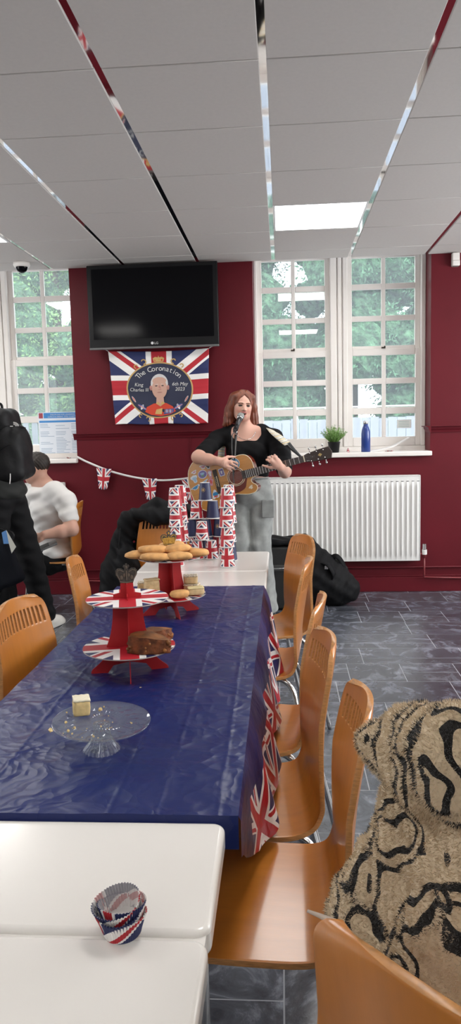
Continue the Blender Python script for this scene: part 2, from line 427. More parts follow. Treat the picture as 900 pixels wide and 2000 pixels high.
# --- walls
def wallbox(name, parts, m=M_wall):
    w_ = MB()
    for p in parts: w_.add(*box(*p))
    return struct(w_.build(name, m))
OR0, OR1 = -.214, 1.178; OL0, OL1 = -3.05, -1.69; SZ = 1.125
Yb = W+REV
wallbox('wall_back', [(RX0, W, 0, RX1, Yb, SZ-.02), (RX0, W, SZ-.02, OL0, Yb, 2.95), (OL1, W, SZ-.02, OR0, Yb, 2.95), (OR1, W, SZ-.02, RX1, Yb, 2.95),
    (OL0, W, 2.80, OL1, Yb, 2.95), (OR0, W, 2.80, OR1, Yb, 2.95)])
wallbox('wall_left', [(RX0-.15, RY0-.1, 0, RX0, Yb, 2.95)], M_cream); wallbox('wall_right', [(RX1, RY0-.1, 0, RX1+.15, Yb, 2.95)], M_cream)
wallbox('wall_front', [(RX0-.15, RY0-.15, 0, RX1+.15, RY0, 2.95)], M_cream)
# dado rail: moulded, runs between the windows and right of the big window
prof = [(0, 0), (0, -.052), (-.008, -.052), (-.012, -.036), (-.02, -.026), (-.024, -.010), (-.04, -.006), (-.04, 0)]
def rail(name, x0, x1, z, ret=None):
    w_ = MB(); n = len(prof); V = [(x0, W+a, z+b) for a, b in prof]+[(x1, W+a, z+b) for a, b in prof]
    w_.add(V, [(i, (i+1) % n, n+(i+1) % n, n+i) for i in range(n)]+[tuple(range(n))[::-1], tuple(range(n, 2*n))])
    if ret: # returns into the window reveal
        xx, sg = ret; V = [(xx+sg*(-a), W-.04, z+b) for a, b in prof]+[(xx+sg*(-a), W+.16, z+b) for a, b in prof]
        w_.add(V, [(i, (i+1) % n, n+(i+1) % n, n+i) for i in range(n)]+[tuple(range(n))[::-1], tuple(range(n, 2*n))])
    return struct(w_.build(name, M_wall))
rail('trim_3', OL1-.02, OR0+.01, 1.345); rail('trim_4', OR1-.006, RX1, 1.34, (OR1, -1))
sk = MB()
sk.add(*box(RX0, W-.022, 0, RX1, W, .12)); sk.add(*box(RX0, W-.012, .12, RX1, W, .135))
struct(sk.build('baseboard_back', M_wall, bevel=.004))
# vertical conduit on the wall and panel line under the dado
struct(MB().add(*box(-.752, W-.006, .14, -.745, W, 1.30)).build('trim_5', M_wall))

# --- sash windows
m = bpy.data.materials.new('window_glass'); m.use_nodes = True; n = m.node_tree.nodes; l = m.node_tree.links; n.clear()
o = n.new('ShaderNodeOutputMaterial'); tr = n.new('ShaderNodeBsdfTransparent'); tr.inputs[0].default_value = (.93, .97, .96, 1)
gl = n.new('ShaderNodeBsdfGlossy'); gl.inputs['Roughness'].default_value = .004
fr = n.new('ShaderNodeFresnel'); fr.inputs['IOR'].default_value = 1.5; mx = n.new('ShaderNodeMixShader')
tl = n.new('ShaderNodeBsdfTranslucent'); tl.inputs[0].default_value = (.85, .92, .98, 1); m2 = n.new('ShaderNodeMixShader'); m2.inputs[0].default_value = .15
mu = n.new('ShaderNodeMath'); mu.operation = 'MULTIPLY'; mu.inputs[1].default_value = 1.5
l.new(tr.outputs[0], m2.inputs[1]); l.new(tl.outputs[0], m2.inputs[2])
l.new(fr.outputs[0], mu.inputs[0]); l.new(mu.outputs[0], mx.inputs[0]); l.new(m2.outputs[0], mx.inputs[1]); l.new(gl.outputs[0], mx.inputs[2]); l.new(mx.outputs[0], o.inputs[0])
M_glass = m
WY = W+REV-.055    # face of the window joinery
ZR = [2.71, 2.503, 2.458, 2.247, 2.205, 2.004, 1.925, 1.739, 1.692, 1.500, 1.445, 1.256]   # pane tops and bottoms
def sash(r0, xa, xb, dz=0.0):
    "one 12-pane sliding sash pair whose glass columns run xa..xb"
    bar = .033; pw = (xb-xa-bar)/2; cols_ = [(xa, xa+pw), (xa+pw+bar, xb)]; st = .042
    for half, rows, yy in (('upper_sash', (0, 1, 2), WY+.035), ('lower_sash', (3, 4, 5), WY+.005)):
        f_ = MB(); zt = ZR[rows[0]*2]+dz; zb = ZR[rows[-1]*2+1]+dz
        top = .05 if rows[0] == 0 else .052; bot = .045 if rows[0] == 0 else .075
        f_.add(*box(xa-st, yy, zb-bot, xa, yy+.035, zt+top)); f_.add(*box(xb, yy, zb-bot, xb+st, yy+.035, zt+top))
        f_.add(*box(xa, yy, zt, xb, yy+.035, zt+top)); f_.add(*box(xa, yy, zb-bot, xb, yy+.035, zb))
        f_.add(*box(xa+pw, yy, zb, xa+pw+bar, yy+.03, zt))
        for q in range(len(rows)-1):
            a_, b_ = ZR[rows[q]*2+1]+dz, ZR[rows[q+1]*2]+dz
            for cx0, cx1 in cols_: f_.add(*box(cx0, yy, b_, cx1, yy+.03, a_))
        so = f_.build(half, M_white, r0, bevel=.004)
        for rw in rows:
            for cx0, cx1 in cols_:
                zt2, zb2 = ZR[rw*2]+dz, ZR[rw*2+1]+dz
                MB().add([(cx0, yy+.018, zb2), (cx1, yy+.018, zb2), (cx1, yy+.018, zt2), (cx0, yy+.018, zt2)], [(0, 1, 2, 3)]).build('glass_pane', M_glass, so)
def window(name, sashes, x0, x1, mull):
    r0 = bpy.data.objects.new(name, None); COL.objects.link(r0); struct(r0)
    f_ = MB()
    for a_, b_ in mull: f_.add(*box(a_, WY-.021, ZR[-1]-.076, b_, WY+.088, 2.76))
    f_.add(*box(x0, WY-.02, SZ, x1, WY+.09, ZR[-1]-.075)); f_.add(*box(x0, WY-.02, 2.765, x1, WY+.09, 2.85))
    f_.build('window_frame', M_white, r0, bevel=.006)
    for a_, b_ in sashes: sash(r0, a_, b_)
    s_ = MB().add(*box(x0-.005, W-.055, 1.105, x1+.005, WY, 1.143)); s_.build('window_sill', M_white, r0, bevel=.008, seg=3)
    return r0
window('window_1', [(-.149, .368), (.589, 1.10)], OR0, OR1+.002, [(OR0, -.189), (.408, .460), (.468, .500), (.510, .548), (1.142, OR1)])
MB().add(*box(.409, WY+.001, ZR[-1]-.08, .547, WY+.07, 2.84)).build('mullion', M_white, bpy.data.objects['window_1'])
wl_ = window('window_2', [(-2.25, -1.745), (-3.0, -2.5)], OL0, OL1, [(OL1-.013, OL1), (-2.455, -2.42), (-2.41, -2.34), (-2.332, -2.29), (OL0, OL0+.01)])
MB().add(*box(-2.454, WY+.001, ZR[-1]-.08, -2.291, WY+.07, 2.84)).build('mullion', M_white, wl_)
# sash catches
for xx in (.10, .84): MB().add(*box(xx-.016, WY-.012, 1.978, xx+.016, WY+.006, 1.99)).add(*ball((xx+.01, WY-.012, 1.992), .007)).build('sash_catch', mat('dark_brass', (.05, .04, .03), .4, metal=.8), bpy.data.objects['window_1'])
# cool fill lights added on the out-of-view side walls to brighten the room
def fill_light(loc, rot, sx, sy, e):
    d = bpy.data.lights.new('side_fill_light', 'AREA'); d.shape = 'RECTANGLE'; d.size = sx; d.size_y = sy; d.energy = e; d.color = (.93, .97, 1.0)
    o = bpy.data.objects.new('side_fill_light', d); COL.objects.link(o); o.location = loc; o.rotation_euler = rot
for yy, en in ((4.4, 150), (.6, 75), (-3.4, 45)): fill_light((RX1-.02, yy, 1.7), (PI/2, 0, PI/2), 2.2, 1.4, en)
for yy, en in ((4.0, 70), (-.4, 22), (-4.4, 18)): fill_light((RX0+.02, yy, 1.7), (PI/2, 0, -PI/2), 2.2, 1.4, en)
# ================================================================ OUTSIDE THE WINDOWS
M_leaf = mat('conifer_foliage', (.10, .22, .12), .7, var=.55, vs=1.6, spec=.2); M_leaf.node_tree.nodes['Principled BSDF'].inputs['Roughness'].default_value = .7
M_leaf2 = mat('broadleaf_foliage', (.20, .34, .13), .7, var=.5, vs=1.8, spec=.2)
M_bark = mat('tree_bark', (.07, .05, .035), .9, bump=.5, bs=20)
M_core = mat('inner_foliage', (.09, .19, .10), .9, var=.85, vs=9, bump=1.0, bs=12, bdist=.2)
def crown(blobs, n, size, seed, droop=.3):
    R = np.random.default_rng(seed); V = []; Fc = []
    w = np.array([b[3]**2 for b in blobs]); w = w/w.sum()
    for i in range(n):
        b = blobs[R.choice(len(blobs), p=w)]; d = R.normal(size=3); d /= np.linalg.norm(d); d[1] = -abs(d[1])*1.0 if R.random() < .75 else d[1]
        p = np.array(b[:3])+d*b[3]*R.uniform(.75, 1.05)*np.array([1, .8, .8])
        for q in range(3):
            a = d*R.uniform(.3, 1)+R.normal(size=3)*.6; a[2] -= droop; a /= np.linalg.norm(a); c = np.cross(a, R.normal(size=3)); c /= np.linalg.norm(c); s = size*R.uniform(.5, 1.4)
            p2 = p+R.normal(size=3)*size*.8; k = len(V); V += [p2, p2+a*s*.5+c*s*.16, p2+a*s, p2+a*s*.5-c*s*.16]; Fc.append((k, k+1, k+2, k+3))
    return V, Fc
trees = [  # x, y, height, radius, leaf material, label
 (-.7, 13.0, 7.0, 1.9, M_leaf, 'tall conifer outside, behind the leftmost panes of the right-hand window'),
 (1.1, 12.4, 6.2, 1.7, M_leaf, 'bushy conifer outside, behind the middle of the right-hand window'),
 (2.9, 12.8, 6.6, 1.8, M_leaf, 'conifer outside, behind the right panes of the right-hand window'),
 (-4.2, 14.0, 7.2, 1.9, M_leaf2, 'pale green tree outside, seen through the left-hand window'),
 (-6.6, 13.5, 6.0, 1.8, M_leaf2, 'leafy tree outside, at the far left of the left-hand window')]
for i, (x, y, h, r, ml, lab) in enumerate(trees):
    R = random.Random(i+5); t0 = root('tree', lab, 'tree', (x, y, -.4), group='trees outside the windows')
    MB().add(*tube([(0, 0, 0), (.05, 0, h*.4), (0, .05, h*.9)], [.14, .1, .03], 10)).build('trunk', M_bark, t0, smooth=True)
    bl = []
    for q in range(52):
        zz = R.uniform(.9, h); rad = r*(1-.45*zz/h); an = R.uniform(0, 2*PI); rr2 = R.uniform(.2, .8)*rad
        bl.append((rr2*math.cos(an), rr2*math.sin(an), zz, R.uniform(.35, .65)))
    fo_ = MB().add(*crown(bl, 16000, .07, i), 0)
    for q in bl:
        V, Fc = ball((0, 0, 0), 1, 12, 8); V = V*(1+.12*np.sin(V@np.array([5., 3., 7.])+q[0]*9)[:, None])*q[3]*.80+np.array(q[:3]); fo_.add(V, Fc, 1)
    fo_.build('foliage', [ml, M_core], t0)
M_grd = mat('pale_concrete_yard', (.48, .48, .47), .9, var=.15, vs=4)
struct(MB().add(*box(-14, Yb+.01, -.5, 12, 24, -.4)).build('ground', M_grd))
M_fence = mat('blue_grey_fence_board', (.42, .46, .55), .75, var=.12, vs=3, stretch=(6, 1, .6)); M_pal = mat('weathered_paling', (.20, .22, .24), .8, var=.2, vs=4)
fe = root('board_fence', 'blue-grey close-board fence outside, across the lowest panes of the right-hand window', 'fence', (1.0, 8.6, -.4))
pn = MB(); R = random.Random(2)
for i in range(42): x = -2.1+i*.1; pn.add(*box(x+.002, R.uniform(-.006, .006), 0, x+.097, .018, 1.83+R.uniform(-.01, .01)))
pn.build('board_panel', M_fence, fe)
for z_ in (.3, 1.45): MB().add(*box(-2.1, .02, z_, 2.1, .06, z_+.08)).build('rail', M_fence, fe)
f2 = root('paling_fence', 'weathered picket fence outside, under the trees of the left-hand window', 'fence', (-4.3, 9.6, -.4))
pn = MB()
for i in range(36): x = -2.2+i*.12; pn.add([(x, 0, 0), (x+.075, 0, 0), (x+.075, 0, 1.86), (x+.037, 0, 1.95), (x, 0, 1.86), (x, .018, 0), (x+.075, .018, 0), (x+.075, .018, 1.86), (x+.037, .018, 1.95), (x, .018, 1.86)], [(0, 1, 2, 3, 4), (9, 8, 7, 6, 5), (0, 5, 6, 1), (1, 6, 7, 2), (2, 7, 8, 3), (3, 8, 9, 4), (4, 9, 5, 0)])
pn.build('paling_panel', M_pal, f2); [MB().add(*box(-2.2, .02, z_, 2.2, .06, z_+.08)).build('rail', M_pal, f2) for z_ in (.4, 1.5)]
f3 = root('blue_screen_fence', 'plain blue-grey boarded screen outside, lowest panes of the left-hand window', 'fence', (-3.4, 8.6, -.4))
pn = MB()
for i in range(30): x = -1.5+i*.1; pn.add(*box(x+.002, 0, 0, x+.097, .018, 1.62))
pn.build('board_panel', M_fence, f3); MB().add(*box(-1.5, .02, .3, 1.5, .06, .38)).build('rail', M_fence, f3)
rg = root('white_railing', 'white metal railing outside, above the blue-grey board fence', 'railing', (.6, 10.6, -.4))
[MB().add(*box(-2.4, -.015, z_, 2.6, .015, z_+.02)).build('rail', M_white, rg) for z_ in (1.8, 1.99)]
for i in range(6): MB().add(*box(-2.2+i*.9, -.025, 0, -2.17+i*.9, .015, 2.0)).build('post', M_white, rg)
# ================================================================ WALL-MOUNTED THINGS
M_black = mat('black_plastic', (.006, .006, .007), .4, spec=.25); M_screen = mat('television_screen', (.003, .003, .004), .1, spec=.12)
M_steel = mat('brushed_steel', (.55, .55, .55), .3, metal=1.0); M_chrome = mat('chrome_tube', (.55, .54, .53), .12, metal=1.0)
# television
tv = root('television', 'large black flat television mounted high on the red wall', 'television', (-.995, 5.93, 2.005))
MB().add(*box(-.515, 0, 0, .515, .05, .645)).build('casing', M_black, tv, bevel=.006)
MB().add(*box(-.478, -.0015, .075, .478, .001, .615)).build('screen', M_screen, tv)
MB().add(*box(-.515, -.006, -.004, .515, .02, .012)).build('lower_trim', mat('grey_strip', (.12, .12, .12), .3), tv, bevel=.003)
M_logo = mat('silver_logo', (.6, .6, .6), .3)
lg = MB(); V, Fc = text_mesh('LG', .026, 'LEFT'); lg.add(V, Fc, M=T(.004, -.0035, .027, rx=PI/2))
V, Fc, uv = lathe([(.0, 0), (.011, 0)], 24); lg.add(V, Fc, M=T(-.012, -.0032, .036, rx=PI/2)); lg.build('logo', M_logo, tv)
MB().add(*box(-.2, .05, .15, .2, .135, .5)).build('wall_bracket', M_black, tv)
# --- coronation flag
M_flag = jack_mat('printed_flag_cloth', 1.32, rough=.75); g = NT(M_flag); b = g.n['Principled BSDF']; base = b.inputs['Base Color'].links[0].from_socket
t = g.n.new('ShaderNodeTexCoord'); sp = g.n.new('ShaderNodeSeparateXYZ'); g.l.new(t.outputs['UV'], sp.inputs[0])
du = g.m('DIVIDE', g.m('SUBTRACT', sp.outputs[0], .497), .335); dv = g.m('DIVIDE', g.m('SUBTRACT', sp.outputs[1], .465), .375)
rr_ = g.m('SQRT', g.m('ADD', g.m('MULTIPLY', du, du), g.m('MULTIPLY', dv, dv)))
c = g.mix(g.m('LESS_THAN', rr_, 1.03), base, (.50, .32, .12)); c = g.mix(g.m('LESS_THAN', rr_, .985), c, (.022, .026, .055)); g.l.new(c, b.inputs['Base Color'])
fr_ = root('coronation_flag', 'Union flag banner with an oval portrait, hung under the television', 'flag', (0, W-.055, 0))
FTL, FTR, FBR, FBL = [at(*q, W-.06)[[0, 2]] for q in ((211, 686), (408, 680), (406, 827), (225, 829))]
def flagp(u, v, off=0.0):
    p = (FBL*(1-u)+FBR*u)*(1-v)+(FTL*(1-u)+FTR*u)*v
    yy = .006*math.sin(u*9+v*3)+.004*math.sin(v*17+u*5)+.003*math.sin(u*31)*v
    for q in (.26, .5, .74): yy -= .004*math.exp(-((v-q)/.012)**2)
    return (p[0], yy-off, p[1]+.006*math.sin(u*14)*(1-v)*.6-.012*math.sin(PI*u)*v)
V, Fc, uv = grid(flagp, 70, 60); solidify(MB().add(V, Fc, uv=uv).build('cloth', M_flag, fr_, smooth=True), .0012)
M_gold = mat('printed_gold', (.52, .34, .12), .7); M_ltr = mat('printed_pale_lettering', (.62, .62, .60), .7)
M_skp = mat('printed_skin_tone', (.52, .31, .24), .75); M_hrp = mat('printed_grey_hair', (.55, .54, .54), .75); M_redp = mat('printed_scarlet', (.55, .05, .02), .75); M_dkp = mat('printed_dark', (.05, .035, .04), .75); M_wtp = mat('printed_white', (.66, .66, .68), .75); M_blp = mat('printed_blue', (.04, .07, .25), .75); M_skd = mat('printed_rosy_tone', (.42, .20, .17), .75)
pr = MB(); ASP = .82/.6
def fl2(V2, Fc, mi, off):
    V3 = []
    for x, z in V2: p = flagp(x, z, (off-.0015)*2.6+.0028); V3.append(p)
    pr.add(V3, Fc, mi)
def fe_(cx, cz, rx, rz, mi, off, a0=0, a1=2*PI, n=22, rot=0):
    P2 = [(cx, cz)]; 
    for k in range(n+1):
        a = a0+(a1-a0)*k/n; x, z = rx*math.cos(a), rz*math.sin(a); P2.append((cx+x*math.cos(rot)-z*math.sin(rot)/ASP, cz+x*math.sin(rot)*ASP+z*math.cos(rot)))
    fl2(P2, [(0, k, k+1) for k in range(1, n+1)], mi, off)
def fp_(P2, mi, off): fl2(P2, [tuple(range(len(P2)))], mi, off)
# lettering
def flag_text(s, size, cx, cz, slant=.2, arc=None):
    if arc:
        L = len(s); 
        for k, ch in enumerate(s):
            if ch == ' ': continue
            a = PI/2+arc*(.5-k/(L-1)); V, Fc = text_mesh(ch, size)
            ca, sa = math.cos(a-PI/2), math.sin(a-PI/2); ex, ez = .255*math.cos(a), .27*math.sin(a)
            fl2([(cx+ex+(v[0]*ca-v[1]*sa)*1.0, cz+ez+(v[0]*sa*ASP+v[1]*ca*ASP)) for v in V], Fc, 1, .0022)
    else:
        V, Fc = text_mesh(s, size); fl2([(cx+v[0]+v[1]*slant, cz+v[1]*ASP) for v in V], Fc, 1, .0022)
flag_text('The Coronation', .074, .495, .465, arc=1.72)
flag_text('King', .050, .285, .525); flag_text('Charles III', .048, .285, .455); flag_text('6th May', .050, .705, .525); flag_text('2023', .050, .705, .455)
# portrait figure
fp_([(.335, .175), (.355, .24), (.43, .285), (.56, .285), (.625, .24), (.66, .175), (.6, .13), (.5, .105), (.4, .13)], 4, .0022)
fp_([(.44, .14), (.455, .2), (.52, .215), (.51, .13)], 0, .0026); fp_([(.53, .13), (.55, .2), (.64, .21), (.635, .165), (.6, .14)], 7, .0026)
for k in range(5): fp_([(.545+.017*k, .15), (.545+.017*k, .195), (.553+.017*k, .195), (.553+.017*k, .15)], 6 if k % 2 else 8, .003)
fp_([(.455, .28), (.46, .36), (.535, .36), (.54, .28), (.5, .24)], 2, .0025); fp_([(.45, .285), (.48, .31), (.5, .25)], 0, .003); fp_([(.55, .285), (.515, .31), (.5, .25)], 0, .003)
fe_(.497, .555, .088, .135, 3, .0026); fe_(.41, .5, .014, .035, 8, .0028); fe_(.584, .5, .014, .035, 8, .0028)
fe_(.497, .485, .078, .14, 2, .003); fe_(.497, .595, .07, .052, 2, .0031)
fe_(.465, .525, .013, .008, 5, .0034); fe_(.53, .525, .013, .008, 5, .0034); fp_([(.445, .548), (.485, .552), (.485, .545)], 3, .0034); fp_([(.512, .552), (.55, .548), (.512, .545)], 3, .0034)
fp_([(.49, .53), (.505, .53), (.516, .468), (.482, .468)], 8, .0033); fe_(.498, .433, .028, .007, 8, .0034); fe_(.498, .437, .024, .002, 5, .0036)
# scroll work, crown and small flags
def scroll(cx, cz, s, sg):
    P = []; 
    for k in range(26): a = k/25*4.6; r = s*(.18+.16*a/1.6); P.append((cx+sg*r*math.cos(a), cz+r*math.sin(a)*ASP*.8))
    for k in range(25):
        (x0, z0), (x1, z1) = P[k], P[k+1]; dx, dz = x1-x0, (z1-z0); L = math.hypot(dx, dz/ASP)+1e-6; w_ = .0055; nx, nz = -dz/ASP/L*w_, dx/L*w_*ASP
        fl2([(x0-nx, z0-nz), (x1-nx, z1-nz), (x1+nx, z1+nz), (x0+nx, z0+nz)], [(0, 1, 2, 3)], 0, .0024)
for sg in (-1, 1): scroll(.497+sg*.155, .865, .06, sg); scroll(.497+sg*.225, .80, .045, -sg); scroll(.497+sg*.14, .085, .055, sg); scroll(.497+sg*.21, .125, .04, -sg)
fp_([(.45, .855), (.44, .905), (.465, .925), (.49, .915), (.497, .945), (.504, .915), (.53, .925), (.555, .905), (.545, .855)], 0, .0028)
for a_, b_ in ((.465, .88), (.497, .885), (.53, .88)): fe_(a_, b_, .009, .014, 4, .0032)
for sg in (-1, 1):
    for cx, cz in ((.497+sg*.19, .24),):
        fe_(cx, cz, .05, .026, 7, .0027, rot=sg*.5); fe_(cx, cz, .05, .008, 6, .003, rot=sg*.5); fe_(cx, cz, .012, .04, 6, .003, rot=sg*.5); fe_(cx, cz, .05, .004, 4, .0033, rot=sg*.5)
    fe_(.497+sg*.275, .345, .035, .012, 6, .0028, rot=sg*1.0); fe_(.497+sg*.275, .345, .030, .006, 4, .003, rot=sg*1.0)
pr.build('printed_portrait', [M_gold, M_ltr, M_skp, M_hrp, M_redp, M_dkp, M_wtp, M_blp, M_skd], fr_)
st = MB()
for sx, p in ((-1, FTL), (1, FTR)): MB().add(*tube([(p[0], 0, p[1]), (p[0]+sx*.02, 0, p[1]+.012), (p[0]+sx*.05, .01, p[1]+.02)], .003, 6)).build('hanging_tie', M_wtp, fr_)
pass
# --- radiator (right) : pressed steel panel
M_rad = mat('radiator_enamel', (.74, .73, .71), .3)
M_slot = mat('grey_grille_slot', (.16, .16, .16), .8)
def radiator(label, x0, x1, z0, z1, nm='radiator'):
    r0 = root(nm, label, 'radiator', ((x0+x1)/2, W-.09, z0)); w = (x1-x0)/2; h = z1-z0; nr = int(round(2*w/.0395)); pb = MB()
    def fn(u, v):
        x = -w+2*w*u; z = .0+h*v; ph = (u*nr) % 1; d = max(0, math.cos((ph-.5)*2*PI))**.6*.013; e = min(1, max(0, (z-.03)/.02))*min(1, max(0, (h-.055-z)/.02)); ex = min(1, (w-abs(x))/.02)
        return (x, -.0-d*e+.013*(1-1)+.0*ex, z)
    V, Fc, uv = grid(fn, nr*8, 24); pb.add(V, Fc)
    n = int(2*w/.04)
    for k in range(n): pb.add(*box(-w+.02+k*2*w/n, -.0012, h-.047, -w+.04+k*2*w/n, .002, h-.041), 1)
    po = pb.build('front_panel', [M_rad, M_slot], r0, smooth=True)
    b2 = MB(); b2.add(*box(-w, .003, 0, w, .06, h-.03)); b2.add(*box(-w-.006, -.004, 0, -w, .065, h+.003)); b2.add(*box(w, -.004, 0, w+.006, .065, h+.003)); b2.build('casing', M_rad, r0, bevel=.003)
    gr = MB(); gr.add(*box(-w, -.004, h-.004, w, .065, h+.004)); gr.build('top_grille', M_rad, r0, bevel=.002)
    vl = MB().add(*tube([(w+.004, .03, .05), (w+.04, .03, .05)], .009, 10)).add(*tube([(w+.045, .03, .02), (w+.045, .03, .11)], [.014, .014], 12)).add(*tube([(w+.045, .03, .02), (w+.045, .03, -.12), (w+.045, .045, -.145), (w+.3, .055, -.155), (2.6, .058, -.165)], .0075, 8))
    vl.build('pipe', mat('copper_pipe_painted', (.20, .03, .035), .4), r0, smooth=True)
    MB().add(*tube([(w+.045, .03, .045), (w+.045, .03, .085)], .02, 14)).build('valve_body', M_rad, r0)
    MB().add(*tube([(w+.045, .03, .087), (w+.045, .03, .13)], [.017, .015], 14)).build('valve_cap', M_steel, r0)
    for sx in (-w*.7, w*.7-.04): MB().add(*box(sx, .06, .05, sx+.04, .0885, h-.05)).build('bracket', M_rad, r0)
    return r0
radiator('wide white panel radiator under the right-hand window', -.115, 1.082, .268, .952)
r2 = radiator('white radiator mostly hidden behind the seated person in the white t-shirt', -2.75, -1.80, .268, .945)
MB().add(*tube([(-1.7, W-.015, .205), (2.6, W-.015, .20)], .0075, 8)).build('trim_6', M_wall, smooth=True)
struct(bpy.data.objects['trim_6'])
# sensor box and dome camera
sb = root('sensor_box', 'small white sensor box high on the red wall right of the window', 'sensor', (1.357, W-.02, 2.56)); MB().add(*box(-.028, -.03, 0, .028, .02, .10)).build('casing', M_white, sb, bevel=.006); MB().add(*box(-.03, -.034, 0, .03, .01, .045)).build('lower_cover', M_white, sb, bevel=.008)
dc = root('dome_camera', 'small white dome security camera with black bubble on the ceiling', 'camera', tuple(atz(42, 513, H)[:2])+(H,))
V, Fc, uv = lathe([(0, 0), (.062, 0), (.064, -.018), (.056, -.034), (.0, -.034)], 28); MB().add(V, Fc).build('housing', M_white, dc, smooth=True)
V, Fc, uv = lathe([(.046, -.033), (.043, -.05), (.032, -.066), (.015, -.076), (0, -.078)], 28); MB().add(V, Fc).build('dome', M_screen, dc, smooth=True)
# poster in left window
po = root('window_poster', 'blue-headed printed notice taped to the lowest panes of the left-hand window', 'poster', (-1.86, WY-.012, 1.155))
MB().add(*box(-.215, 0, 0, .215, .002, .375)).build('paper', mat('poster_paper', (.75, .80, .86), .6), po)
hb = MB().add(*box(-.165, -.001, .325, .165, .0005, .37)).add(*box(-.205, -.001, .288, .205, .0005, .305)); hb.build('blue_heading', mat('poster_blue', (.05, .25, .60), .6), po)
tx = MB()
for s_, z_ in (('DISCIPLINE FOR LEARNING', .349), ('LUNCH & BREAK TIME CHARTER', .331)): V, Fc = text_mesh(s_, .0175); tx.add(V, Fc, M=T(0, -.0016, z_, rx=PI/2))
tx.build('lettering', M_wtp, po)
ln = MB(); R = random.Random(4)
for cxx in (-.2, -.065, .07):
    for k in range(20):
        if R.random() < .8: ln.add(*box(cxx, -.0008, .272-k*.0128, cxx+R.uniform(.06, .125), .0004, .2755-k*.0128))
ln.build('text_lines', mat('poster_text_grey', (.25, .35, .48), .7), po)
for xx in (-.19, .19): MB().add(*box(xx-.018, -.001, .325, xx+.018, .0005, .37)).build('crest', mat('poster_crest', (.35, .06, .08), .6), po)
p2 = root('paper_notice', 'small white paper notice taped low in the right pane of the right-hand window', 'notice', (1.01, WY+.0, 1.36))
MB().add(*box(-.058, 0, -.035, .058, .0015, .035)).build('paper', mat('notice_paper', (.80, .82, .80), .6), p2)
ln = MB(); [ln.add(*box(-.045, -.0008, .018-k*.014, .04, .0004, .021-k*.014)) for k in range(4)]; ln.build('text_lines', mat('notice_text', (.3, .5, .45), .7), p2)

# ================================================================ TABLES
M_table = mat('white_moulded_top', (.76, .735, .70), .22, spec=.5, var=.015, vs=3, coat=.2)
def table(label, x0, x1, segs, nm='dining_table', top=.70, under=True):
    y0, y1 = segs[0][0], segs[-1][1]; cx, cy = (x0+x1)/2, (y0+y1)/2; w = (x1-x0)/2
    r0 = root(nm, label, 'table', (cx, cy, 0)); tp = MB()
    for a_, b_ in segs:
        tp.add(*prism(rrect(-w, a_-cy, w, b_-cy, .022, 6), top-.042, top))
    tp.build('tabletop', M_table, r0, bevel=.009, seg=4)
    if len(segs) > 1:
        j = MB(); 
        for k in range(len(segs)-1): yy = segs[k][1]-cy; j.add(*box(-w+.006, yy-.012, top-.04, w-.006, yy+.012+segs[k+1][0]-segs[k][1], top-.008))
        j.build('joint', M_table, r0)
    fm = MB(); fm.add(*box(-w+.06, y0-cy+.05, top-.075, w-.06, y0-cy+.08, top-.042)); fm.add(*box(-w+.06, y1-cy-.08, top-.075, w-.06, y1-cy-.05, top-.042)); fm.build('rail', M_steel, r0)
    for sx in (-1, 1):
        for yy in (y0-cy+.065, y1-cy-.065): MB().add(*tube([(sx*(w-.075), yy, 0), (sx*(w-.075), yy, top-.042)], .016, 12)).build('leg', M_steel, r0, smooth=True)
    return r0
table('white moulded table in the foreground holding the paper cake cases', -.715, -.108, [(.33, .918), (.928, 1.213)])
table('white table hidden under the near half of the blue cloth', -.70, -.095, [(1.222, 1.815), (1.825, 2.12)])
table('white table hidden under the far half of the blue cloth', -.70, -.088, [(2.13, 2.72), (2.73, 3.08)])
table('white table at the far end carrying the towers of paper cups', -.705, -.078, [(3.09, 3.435), (3.445, 3.985)])
# --- blue tablecloth
m = mat('glossy_navy_plastic_sheet', (.009, .018, .105), .33, spec=.32); M_clothblue = m
m_ = jack_mat('glossy_flag_print_plastic', 1.0, rep=(1, 1), rough=.3, navy=None) if False else None
m = mat('navy_plastic_with_flag_border', (1, 1, 1), .35, spec=.35); g = NT(m); b = g.n['Principled BSDF']
t = g.n.new('ShaderNodeTexCoord'); sp = g.n.new('ShaderNodeSeparateXYZ'); g.l.new(t.outputs['UV'], sp.inputs[0])
U, V_ = sp.outputs[0], sp.outputs[1]
ua = g.m('ADD', g.m('MULTIPLY', U, .70), g.m('MULTIPLY', V_, .71)); va = g.m('SUBTRACT', g.m('MULTIPLY', V_, .70), g.m('MULTIPLY', U, .71))
ju = g.m('SUBTRACT', g.m('MULTIPLY', g.m('FRACT', g.m('DIVIDE', ua, .22)), 2.0), 1.0); jv = g.m('SUBTRACT', g.m('MULTIPLY', g.m('FRACT', g.m('DIVIDE', va, .15)), 2.0), 1.0)
jc = jack_color(g, ju, jv, 1.4); f_ = g.m('MULTIPLY', g.m('GREATER_THAN', V_, .085), g.m('GREATER_THAN', U, .2))
g.l.new(g.mix(f_, (.009, .018, .105), jc), b.inputs['Base Color']); M_clothskirt = m
